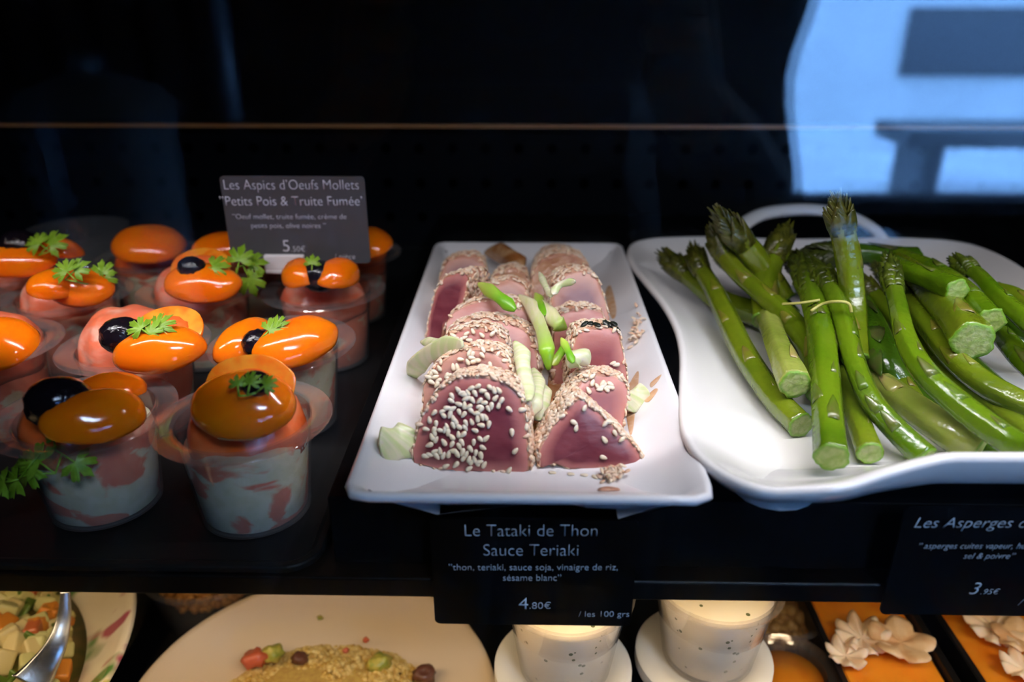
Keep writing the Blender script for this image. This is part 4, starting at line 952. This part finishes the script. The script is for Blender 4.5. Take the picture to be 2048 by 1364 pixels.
def grains(name, c, rx, ry, h, n, mat, label, cat, g=.0022):
    V = []; F = []; A = []; K = MB(); K.ell((0, 0, 0), (1, 1, 1), None, 6, 5); T = np.array(K.v)
    for k in range(n):
        a = random.random()*6.283; u = math.sqrt(random.random()); x = c[0]+rx*u*math.cos(a); y = c[1]+ry*u*math.sin(a)
        hh = h*(1-u**2)*(.75+.9*nz((x, y, 0), 45, 1)); z = c[2]+max(hh, 0)+random.uniform(0, g)
        V.append(T*g*random.uniform(.7, 1.3)+np.array((x, y, z))); o_ = k*len(T); F += [tuple(i+o_ for i in f) for f in K.f]; A += [random.random()]*len(T)
    b = MB(); b.v = [tuple(r) for r in np.vstack(V)]; b.f = F; b.m = [0]*len(F); b.a = A
    # solid core
    m0 = len(b.v); bb = MB(); rs = []
    for u in (1, .9, .75, .5, .25, .02):
        rs.append([(c[0]+rx*u*math.cos(q)*.97, c[1]+ry*u*math.sin(q)*.97, c[2]+h*(1-u**2)*.72) for q in [2*math.pi*i/40 for i in range(40)]])
    bb.rings(rs); b.add(bb.v, bb.f, 0, [.3]*len(bb.v))
    return tag(b.build(name, mat, loc=c, attr='tone'), label, cat, kind='stuff')
cc = at(650, 1400, LOW+.014); cc.z = LOW+.0128
grains('couscous', (cc.x, cc.y-.002, cc.z), .076, .05, .021, 3200, M_cous, 'golden couscous heaped on the large cream plate', 'couscous')
for (x, y, m, l, rr) in [(512, 1318, M_bit, 'red pepper chunk at the left of the couscous heap', .009), (545, 1306, M_bit3, 'yellow courgette chunk on the couscous beside the red pepper', .008), (600, 1316, M_bit2, 'dark olive piece on the couscous heap', .006), (760, 1325, M_bit3, 'yellow courgette chunk at the right of the couscous', .008), (850, 1348, M_bit2, 'brown olive piece at the far right of the couscous', .008), (692, 1300, M_bit, 'red crumb on the bare cream plate', .0025), (732, 1280, M_bit, 'second red crumb higher on the bare cream plate', .0025), (640, 1235, M_bit3, 'tiny yellow crumb high on the cream plate', .0022)]:
    q = at(x, y, LOW+.03); b = MB(); b.ell(q, (rr, rr*.8, rr*.7), euler(30, 10, 0), 14, 9, fn=lambda u: 1+.55*nz(u, 1.6, x)+.25*nz(u, 4, x)); tag(b.build('vegetable_piece', m, loc=q), l, 'vegetable')
# painted bowl at the left
def paint_mat():
    m = pm('painted_glaze', (.72, .60, .40), .2, spec=.5, coat=.4, var=(.78, .66, .48), vscale=12); nt = m.node_tree; N = nt.nodes.new; L = nt.links.new; bs = nt.nodes['Principled BSDF']
    last = bs.inputs['Base Color'].links[0].from_socket; tc = N('ShaderNodeTexCoord')
    for sc, lo, hi, col, off in ((16, .54, .60, (.10, .22, .05, 1), 0), (22, .58, .63, (.42, .09, .12, 1), 5), (19, .60, .66, (.55, .50, .12, 1), 9)):
        mp = N('ShaderNodeMapping'); mp.inputs['Location'].default_value = (off, off*.7, off*.3); mp.inputs['Scale'].default_value = (1, 1.6, .45); L(tc.outputs['Object'], mp.inputs[0])
        n = N('ShaderNodeTexNoise'); n.inputs['Scale'].default_value = sc; n.inputs['Detail'].default_value = 2; L(mp.outputs[0], n.inputs['Vector'])
        r = N('ShaderNodeMapRange'); r.inputs['From Min'].default_value = lo; r.inputs['From Max'].default_value = hi; L(n.outputs['Fac'], r.inputs['Value'])
        mx = N('ShaderNodeMix'); mx.data_type = 'RGBA'; L(r.outputs[0], mx.inputs['Factor']); L(last, mx.inputs[6]); mx.inputs[7].default_value = col; last = mx.outputs[2]
    L(last, bs.inputs['Base Color']); return m
BB = Vector((-.425, .345, LOW+.0003)); br = .172; bh = .075
b = MB(); b.lathe([(.01, 0), (.06, 0), (.075, .004), (.13, .03), (br-.004, bh-.006), (br, bh-.001), (br-.003, bh), (br-.008, bh-.004), (.125, .036), (.075, .012), (.01, .010)], 90, BB)
bowl = tag(b.build('salad_bowl', paint_mat(), loc=BB), 'painted bowl with green and purple strokes holding vegetable salad, lower left', 'bowl')
M_sal = [pm('carrot_cube', (.72, .25, .03), .35), pm('zucchini_cube', (.62, .56, .22), .35), pm('green_herb_bit', (.10, .17, .02), .4), pm('tomato_cube', (.55, .13, .04), .3), pm('potato_cube', (.66, .52, .22), .4)]
nm = [('carrot_cube', 'carrot'), ('courgette_cube', 'courgette'), ('herb_piece', 'herb'), ('tomato_cube', 'tomato'), ('potato_cube', 'potato')]
b = MB(); rs = []
for u in (1, .8, .5, .2, .02): rs.append([(BB.x+.136*u*math.cos(q), BB.y+.136*u*math.sin(q), BB.z+.045+.024*(1-u*u)) for q in [2*math.pi*i/40 for i in range(40)]])
b.rings(rs); tag(b.build('salad_base', pm('salad_mix', (.20, .13, .03), .4, var=(.10, .10, .015), vscale=90), loc=BB), 'dark dressed salad filling the painted bowl under the cubes', 'salad', kind='stuff')
sal = 0
for k in range(260):
    a = random.uniform(-.9, 1.5); u = math.sqrt(random.uniform(.25, 1.0)); x = BB.x+.125*u*math.cos(a); y = BB.y+.125*u*math.sin(a); z = BB.z+.045+.024*(1-u*u)+random.uniform(.002, .006)
    v = Vector((x, y, z))-CAM; zz = v.dot(FW); X = 1024+FPX*v.dot(RT)/zz; Y = 682-FPX*v.dot(UP)/zz
    if not (-20 < X < 180 and 1150 < Y < 1390) or sal > 70: continue
    sal += 1; i = random.choice((0, 1, 1, 2, 2, 3, 4, 4)); s_ = random.uniform(.006, .0095); b = MB()
    M = euler(random.uniform(0, 360), random.uniform(0, 360), random.uniform(0, 360))
    b.box(-s_, s_, -s_*.8, s_*.8, -s_*.6 if i != 2 else -s_*.15, s_*.6 if i != 2 else s_*.15); b.v = [tuple(Vector((x, y, z))+M @ Vector(q)) for q in b.v]
    tag(b.build(nm[i][0], M_sal[i], loc=(x, y, z), smooth=False, bevel=s_*.25), '%s among the mixed salad pieces in the painted bowl' % {'herb': 'dark green herb bit', 'carrot': 'orange carrot cube', 'courgette': 'pale courgette cube', 'tomato': 'red tomato cube', 'potato': 'yellow potato cube'}[nm[i][1]], nm[i][1], '%s pieces in the salad' % nm[i][1])
M_steel = pm('steel', (.6, .6, .6), .25, metal=1)
sp0 = [at(131, 1180, LOW+.105), at(128, 1235, LOW+.09), at(112, 1290, LOW+.078), at(85, 1335, LOW+.068), at(60, 1370, LOW+.062)]
P = spline([tuple(p) for p in sp0], 24); b = MB(); n = 24; rs = []
for i in range(n):
    p = Vector(P[i]); t_ = (Vector(P[min(i+1, n-1)])-Vector(P[max(i-1, 0)])).normalized(); s_ = t_.cross((CAM-p).normalized()).normalized(); nn = s_.cross(t_); wd = .003+.010*(i/n)**1.5
    rs.append([p+s_*wd*math.cos(q)+nn*.0012*math.sin(q) for q in [2*math.pi*k/10 for k in range(10)]])
b.rings(rs); tag(b.build('serving_spoon', M_steel, loc=sp0[2]), 'steel serving spoon stuck in the salad of the painted bowl', 'spoon')
# clear tub of couscous between bowl and plate
q = at(395, 1215, LOW+.05); TB = Vector((q.x-.012, q.y+.052, LOW+.0003))
b = MB(); b.lathe([(.003, 0), (.037, 0), (.040, .003), (.047, .05), (.051, .0505), (.051, .0515), (.0458, .0515), (.0388, .0035), (.0365, .001), (.003, .001)], 56, TB, closed=True)
tag(b.build('clear_tub', M_cup, loc=TB, angle=45), 'clear plastic tub of orange couscous between painted bowl and cream plate', 'tub')
grains('tub_couscous', (TB.x, TB.y, TB.z+.03), .036, .036, .014, 700, pm('orange_couscous', (.34, .13, .02), .5, attr=('tone', (.46, .22, .05), 0, 1)), 'orange couscous filling the clear tub', 'couscous', g=.003)
# pots of herb cream
M_hc = pm('herb_cream', (.78, .68, .50), .45, sss=.2, ssr=(1, .9, .6), var=(.80, .72, .55), vscale=60)
def speck(m):
    nt = m.node_tree; N = nt.nodes.new; L = nt.links.new; bs = nt.nodes['Principled BSDF']; prev = bs.inputs['Base Color'].links[0].from_socket
    tc = N('ShaderNodeTexCoord'); v = N('ShaderNodeTexVoronoi'); v.inputs['Scale'].default_value = 120; L(tc.outputs['Object'], v.inputs['Vector'])
    lt = N('ShaderNodeMath'); lt.operation = 'LESS_THAN'; lt.inputs[1].default_value = .16; L(v.outputs['Distance'], lt.inputs[0])
    mx = N('ShaderNodeMix'); mx.data_type = 'RGBA'; L(lt.outputs[0], mx.inputs['Factor']); L(prev, mx.inputs[6]); mx.inputs[7].default_value = (.12, .13, .05, 1); L(mx.outputs[2], bs.inputs['Base Color'])
speck(M_hc)
M_lid = pm('white_lid', (.82, .78, .70), .35, spec=.4)
def pot(x, y, z, label, lid):
    o = Vector((x, y, z)); t = thing('cream_pot', o, label, 'pot', 'pots of herb cream')
    b = MB(); b.lathe([(.003, 0), (.0275, 0), (.029, .002), (.0375, .060), (.0415, .0605), (.0415, .0615), (.0365, .0615), (.0280, .0030), (.0265, .001), (.003, .001)], 56, o, closed=True); b.build('plastic_pot', M_cup, t, angle=45)
    b = MB(); b.lathe([(.003, .0016), (.025, .0016), (.0272, .004), (.0352, .053), (.030, .055), (.003, .0555)], 56, o); b.build('herb_cream', M_hc, t)
    if lid:
        b = MB(); b.lathe([(.003, .0630), (.030, .0630), (.0315, .0645), (.0395, .0648), (.042, .0640), (.043, .0575), (.0442, .0575), (.0440, .0655), (.042, .0670), (.033, .0672), (.031, .0655), (.003, .0652)], 56, o, closed=False); b.build('lid', M_lid, t, angle=45)
LZ = LOW+.0003
pA = at(1126, 1322, LOW+.0670+.0015); pB = at(1408, 1300, LOW+.0670+.0015)
pot(pA.x, pA.y, LZ, 'lidded herb cream pot under the left upper pot, below the tuna card', True)
pot(pB.x, pB.y, LZ, 'lidded herb cream pot under the right upper pot', True)
pot(pA.x+.001, pA.y, LZ+.0657, 'open herb cream pot standing on the left lid, partly behind the tuna card', False)
pot(pB.x+.002, pB.y, LZ+.0657, 'open herb cream pot standing on the right lid, its rim under the shelf edge', False)
# terrine tins with orange jelly
M_tin = pm('dark_tin', (.02, .018, .018), .3, metal=.6); M_jel = pm('orange_jelly', (.85, .30, .02), .12, spec=.5, sss=.2, coat=.5, var=(.75, .21, .01), vscale=30)
M_flow = pm('white_blossom', (.86, .68, .50), .5, sss=.2, var=(.80, .56, .36), vscale=60); M_crisp = pm('toasted_crisp', (.66, .36, .16), .5, var=(.78, .52, .28), vscale=90, bump=.4, bscale=150)
def tin(x0, x1, y0, y1, label, lab2):
    b = MB(); z = LOW+.0003; h = .052; w_ = .003
    o = rrect(x0, x1, y0, y1, .006, 4)
    b.rings([ring_at(o, z, .003), ring_at(o, z+.003, .0015), ring_at(o, z+h-.002, .0002), ring_at(o, z+h, -.002), ring_at(o, z+h+.001, -.001), ring_at(o, z+h, w_), ring_at(o, z+.005, w_+.001)])
    t = thing('terrine_tin', ((x0+x1)/2, (y0+y1)/2, z), label, 'terrine', 'jelly terrines in dark tins'); b.build('tin', M_tin, t, angle=40)
    o2 = rrect(x0+.0045, x1-.0045, y0+.0045, y1-.0045, .004, 4); b = MB()
    b.rings([ring_at(o2, z+.006), ring_at(o2, z+h-.006), ring_at(o2, z+h-.004, .002)]); b.build('jelly', M_jel, t, angle=40); return z+h-.004
def flower(c, r, label, n=9, mat=M_flow):
    b = MB(); c = Vector(c); K = n*8; rs = []
    for u, h in ((.02, .003), (.3, .0032), (.6, .005), (.85, .0065), (1, .006), (1.0, .0052), (.8, .004), (.5, .002), (.02, .0)):
        rs.append([c+Vector((u*r*(.72+.28*abs(math.cos(n*q/2))**.6*u)*math.cos(q), u*r*(.72+.28*abs(math.cos(n*q/2))**.6*u)*math.sin(q), h+.0022*u*math.cos(n*q)*1+.003*u*nz((math.cos(q)*2, math.sin(q)*2, 0), 1, r*9999))) for q in [2*math.pi*k/K for k in range(K)]])
    b.rings(rs); return tag(b.build('flower_slice', mat, loc=c), label, 'garnish')
zt = LOW+.05
A = at(1620, 1200, zt); B = at(1815, 1235, zt); C = at(1885, 1235, zt)
zj = tin(A.x-.004, B.x+.006, .30, .52, 'dark tin of orange jelly with pale flower slices, left of two', '')
zj = tin(C.x-.004, C.x+.10, .30, .52, 'dark tin of orange jelly cut by the right frame edge', '')
for x, y, r, l, n in [(1722, 1282, .019, 'white flower shaped slice on the left orange jelly', 8), (1690, 1318, .014, 'smaller white flower slice at the left jelly edge', 7), (1985, 1262, .021, 'white flower shaped slice on the right orange jelly', 9), (2046, 1345, .016, 'white flower slice low at the right frame edge', 8)]:
    flower(at(x, y, zj+.002)+Vector((0, 0, .0005)), r, l, n)
flower(at(1800, 1292, zj+.004)+Vector((0, 0, .0005)), .022, 'browned ragged crisp slice on the left orange jelly', 5, M_crisp)
flower(at(2035, 1285, zj+.004)+Vector((0, 0, .0005)), .018, 'browned crisp slice on the right orange jelly', 5, M_crisp)
# small jar and clear box between pots and tins
q = at(1580, 1335, LOW+.045); b = MB(); JO = Vector((q.x, q.y, LZ))
t = thing('small_jar', JO, 'small clear jar of orange preserve left of the jelly tins', 'jar')
b.lathe([(.003, 0), (.024, 0), (.026, .003), (.026, .036), (.030, .038), (.031, .045), (.029, .046), (.0245, .042), (.0245, .004), (.003, .002)], 48, JO, closed=True); b.build('jar_body', M_cup, t, angle=45)
b = MB(); b.lathe([(.002, .003), (.0235, .0035), (.0235, .036), (.002, .037)], 40, JO); b.build('preserve', M_jel, t)
q = at(1550, 1240, LOW+.04); b = MB(); TB = Vector((q.x, q.y+.02, LOW+.0003))
b.lathe([(.003, 0), (.036, 0), (.038, .003), (.044, .045), (.047, .0455), (.047, .0465), (.0428, .0465), (.0368, .0035), (.035, .001), (.003, .001)], 48, TB, closed=True)
tag(b.build('clear_tub', M_cup, loc=TB, angle=45), 'clear tub of brown salad behind the right pot', 'tub')
grains('tub_salad', (TB.x, TB.y, TB.z+.026), .036, .036, .008, 300, pm('brown_salad', (.30, .16, .06), .5, attr=('tone', (.45, .28, .1), 0, 1)), 'brown salad filling the tub behind the right pot', 'salad', g=.004)

# ------------------------------------------------------------------ the shop behind the photographer and the street outside
M_room = pm('dark_shop_wall', (.006, .005, .006), .8, spec=.05); M_floor = pm('dark_shop_floor', (.006, .0055, .0055), .8, spec=0, var=(.009, .008, .008), vscale=3)
FZ = -.95
def wbox(name, *bx, mat=M_room):
    b = MB(); b.box(*bx); return struct(b.build(name, mat, loc=((bx[0]+bx[1])/2, (bx[2]+bx[3])/2, (bx[4]+bx[5])/2), smooth=False))
WY = -2.2
wbox('floor', -3, 3.6, WY, 1.2, FZ-.05, FZ, mat=M_floor)
wbox('ceiling_shop', -3, 3.6, WY, 1.2, 1.75, 1.8)
wbox('wall_shop_left', -3.05, -3, WY, 1.2, FZ, 1.75)
wbox('wall_shop_right', 3.6, 3.65, WY, 1.2, FZ, 1.75)
wbox('wall_shop_back', -3, 3.6, 1.2, 1.25, FZ, 1.75)
WX0, WX1, WZ0, WZ1 = .70, 2.6, -.38, .36
wbox('wall_front', -3, WX0, WY-.1, WY, FZ, 1.75)
wbox('wall_front_right', WX1, 3.6, WY-.1, WY, FZ, 1.75)
wbox('wall_front_sill', WX0, WX1, WY-.1, WY, FZ, WZ0)
wbox('wall_front_head', WX0, WX1, WY-.1, WY, WZ1, 1.75)
M_pave = pm('pale_paving', (.70, .72, .72), .7, var=(.52, .52, .54), vscale=1.2); M_fac = pm('pale_facade', (.60, .60, .60), .8, var=(.5, .5, .5), vscale=1.5); M_dk = pm('dark_shopfront', (.03, .03, .035), .4)
wbox('ground_street', -8, 16, -12, WY-.1, FZ-.1, FZ-.02, mat=M_pave)
FYC = -7.6
wbox('wall_facade', -8, 16, FYC-.3, FYC, FZ-.02, 7, mat=M_fac)
wbox('window_2', 3.6, 6.4, FYC, FYC+.05, -.47, .13, mat=M_dk)
wbox('door_1', 1.0, 1.7, FYC, FYC+.05, FZ, .6, mat=M_dk)
t = thing('street_bench', (4, -4.65, FZ-.02), 'long dark bench on the pavement outside the shop window', 'bench')
b = MB(); b.box(2.30, 5.6, -4.9, -4.4, -.60, -.50); b.build('seat', M_dk, t, smooth=False)
for x in (2.5, 3.9, 5.3):
    b = MB(); b.box(x-.06, x+.06, -4.85, -4.45, FZ-.02, -.60); b.build('leg', M_dk, t, smooth=False)
lp = bpy.data.lights.new('window_portal', 'AREA'); lp.shape = 'RECTANGLE'; lp.size = WX1-WX0; lp.size_y = WZ1-WZ0; lp.cycles.is_portal = True
o = bpy.data.objects.new('window_portal', lp); COL.objects.link(o); o.location = ((WX0+WX1)/2, WY-.05, (WZ0+WZ1)/2); o.rotation_euler = (R_(90), 0, 0)

# the photographer, seen only as a dark reflection
def person():
    V = []; E_ = []; Rr = []
    def node(p, r, frm=None):
        V.append(p); Rr.append(r)
        if frm is not None: E_.append((frm, len(V)-1))
        return len(V)-1
    pel = node((0, -.36, -.05), (.155, .115)); wst = node((0, -.37, .10), (.135, .10), pel); ch = node((0, -.36, .28), (.155, .11), wst); up_ = node((0, -.36, .40), (.12, .09), ch)
    nk = node((0, -.355, .49), (.052, .052), up_); hd = node((0, -.345, .56), (.068, .075), nk); h2 = node((0, -.335, .64), (.078, .092), hd); node((0, -.34, .71), (.062, .075), h2)
    node((0, -.235, .60), (.010, .010), h2)
    for s_ in (-1, 1):
        hp_ = node((s_*.095, -.36, -.13), (.085, .09), pel); kn = node((s_*.10, -.33, -.50), (.055, .058), hp_); an = node((s_*.105, -.37, -.86), (.036, .038), kn); node((s_*.115, -.24, -.915), (.034, .03), an)
        sh_ = node((s_*.175, -.345, .39), (.062, .062), up_); d_ = node((s_*.215, -.33, .30), (.054, .054), sh_); ua = node((s_*.19, -.32, .19), (.046, .046), d_); el = node((s_*.215, -.29, .075), (.043, .043), ua)
        fa = node((s_*.16, -.19, .14), (.036, .036), el); wr = node((s_*.10, -.095, .20), (.026, .024), fa); pa = node((s_*.085, -.06, .235), (.022, .030), wr)
        for k, (dz, ln) in enumerate(((.034, .9), (.012, 1.0), (-.010, .95), (-.030, .75))):
            f1 = node((s_*.088, -.032, .25+dz), (.0095, .0095), pa); f2 = node((s_*.076, -.014+.002*k, .25+dz), (.0085, .0085), f1); node((s_*(.076-.018*ln), -.011, .25+dz-.003), (.0075, .0075), f2)
        th = node((s_*.062, -.068, .262), (.011, .011), pa); node((s_*.040, -.070, .275), (.009, .009), th)
    me = bpy.data.meshes.new('person'); me.from_pydata(V, E_, []); o = bpy.data.objects.new('person', me); COL.objects.link(o)
    o.modifiers.new('skin', 'SKIN'); sl = me.skin_vertices[0].data
    for i, r in enumerate(Rr): sl[i].radius = r
    sl[0].use_root = True
    q = o.modifiers.new('sub', 'SUBSURF'); q.levels = 1; q.render_levels = 1
    me.materials.append(pm('dark_coat', (.008, .007, .010), .8))
    # skin of face and hands
    m = me.materials[0]; nt = m.node_tree; N = nt.nodes.new; L = nt.links.new
    tc = N('ShaderNodeTexCoord'); sp = N('ShaderNodeSeparateXYZ'); L(tc.outputs['Object'], sp.inputs[0])
    a = N('ShaderNodeMath'); a.operation = 'GREATER_THAN'; a.inputs[1].default_value = .49; L(sp.outputs[2], a.inputs[0])
    c = N('ShaderNodeMath'); c.operation = 'GREATER_THAN'; c.inputs[1].default_value = -.105; L(sp.outputs[1], c.inputs[0])
    d = N('ShaderNodeMath'); d.operation = 'MAXIMUM'; L(a.outputs[0], d.inputs[0]); L(c.outputs[0], d.inputs[1])
    mx = N('ShaderNodeMix'); mx.data_type = 'RGBA'; mx.inputs[6].default_value = (.008, .007, .010, 1); mx.inputs[7].default_value = (.16, .09, .065, 1)
    L(d.outputs[0], mx.inputs['Factor']); L(mx.outputs[2], nt.nodes['Principled BSDF'].inputs['Base Color'])
    tag(o, 'person in dark clothes behind the glass, holding a camera at chest height', 'person')
    b = MB(); b.ell((0, -.365, .668), (.083, .092, .085), None, 24, 14); b.build('hair', pm('dark_hair', (.01, .008, .006), .6), o)
person()
t = thing('hand_camera', (0, -.036, .21), 'black camera held by the person behind the glass', 'camera')
b = MB(); b.box(-.066, .066, -.060, -.026, .214, .304); b.build('body', M_riser, t, smooth=False, bevel=.006)
b = MB(); b.rings([[(r*math.cos(q), y, .26+r*math.sin(q)) for q in [2*math.pi*k/32 for k in range(32)]] for r, y in ((.036, -.028), (.036, -.010), (.033, -.008), (.026, -.008), (.024, -.012))]); b.build('lens', M_riser, t, angle=40)
# biscuit jar and bottles on the counter behind, at the left
b = MB(); b.box(-2.6, -.55, -1.75, -.85, FZ, -.36); tag(b.build('counter', M_dk, loc=(-1.5, -1.3, FZ), smooth=False, bevel=.01), 'dark counter behind the person carrying the big glass jar', 'counter')
M_jar = clear('jar_glass', (.85, .90, .95), .12, .12, haze=.3, hazecol=(.8, .85, .9))
JP = Vector((-.80, -1.05, -.36))
t = thing('glass_jar', JP, 'big lidded glass jar reflected faintly at the upper left', 'jar')
b = MB(); b.lathe([(.01, 0), (.11, 0), (.125, .02), (.125, .36), (.13, .40), (.134, .40), (.130, .36), (.130, .02), (.115, -.0), (.01, .004)][:4]+[(.134, .41), (.139, .41), (.130, .36), (.130, .015), (.112, .001), (.01, .001)], 48, JP+Vector((0, 0, .001)), closed=True); b.build('jar_body', M_jar, t, angle=50)
b = MB(); b.lathe([(.145, .412), (.150, .425), (.12, .46), (.05, .485), (.02, .49), (.022, .515), (.01, .52)], 48, JP); b.build('lid', M_jar, t, angle=50)
for k in range(6):
    x = -1.32+.115*k; b = MB(); P_ = Vector((x, -1.55, -.35)); hh = .30+.03*(k % 2)
    b.lathe([(.005, 0), (.036, 0), (.038, .01), (.038, hh*.8), (.014, hh), (.013, hh+.09), (.016, hh+.095), (.005, hh+.1)], 24, P_+Vector((0, 0, .32)))
    tag(b.build('wine_bottle', pm('bottle_glass_%d' % k, (.40, .42, .46), .2, spec=.7) if k == 0 else MATS['bottle_glass_0'], loc=P_+Vector((0, 0, .32))), 'pale bottle in the row reflected at the top left corner', 'bottle', 'bottles on the shelf behind the counter')
b = MB(); b.box(-1.8, -.6, -1.72, -1.4, -.05, -.03); b.box(-1.8, -1.76, -1.72, -1.4, -.36, -.05); b.box(-.64, -.6, -1.72, -1.4, -.36, -.05)
tag(b.build('bottle_rack', M_dk, loc=(-1.2, -1.55, -.36), smooth=False), 'dark rack on the counter carrying the row of bottles', 'rack')

for (x, y, r_, zt_, l) in ((.955, -1.72, .085, -.36, 'pale round stand added inside the shop window for the floor glint'),):
    t = thing('glint_stand', (x, y, FZ), l, 'table')  # pale disc added to mirror as a floor glint in the front glass
    b = MB(); b.lathe([(.01, zt_-.02), (r_, zt_-.02), (r_, zt_), (.01, zt_)], 40, (x, y, 0)); b.build('glint_disc', M_fac, t, smooth=False)
    b = MB(); b.lathe([(.02, FZ), (.02, zt_-.0205)], 16, (x, y, 0)); b.build('leg', M_dk, t)

t = thing('fill_light_body', (.75, -1.15, 1.745), 'square body of the added fill light, unseen behind the person', 'lamp')  # body made up for the added fill light, out of view
b = MB(); b.box(.48, 1.02, -1.42, -.88, 1.735, 1.749); b.build('housing', M_alu, t, smooth=False)
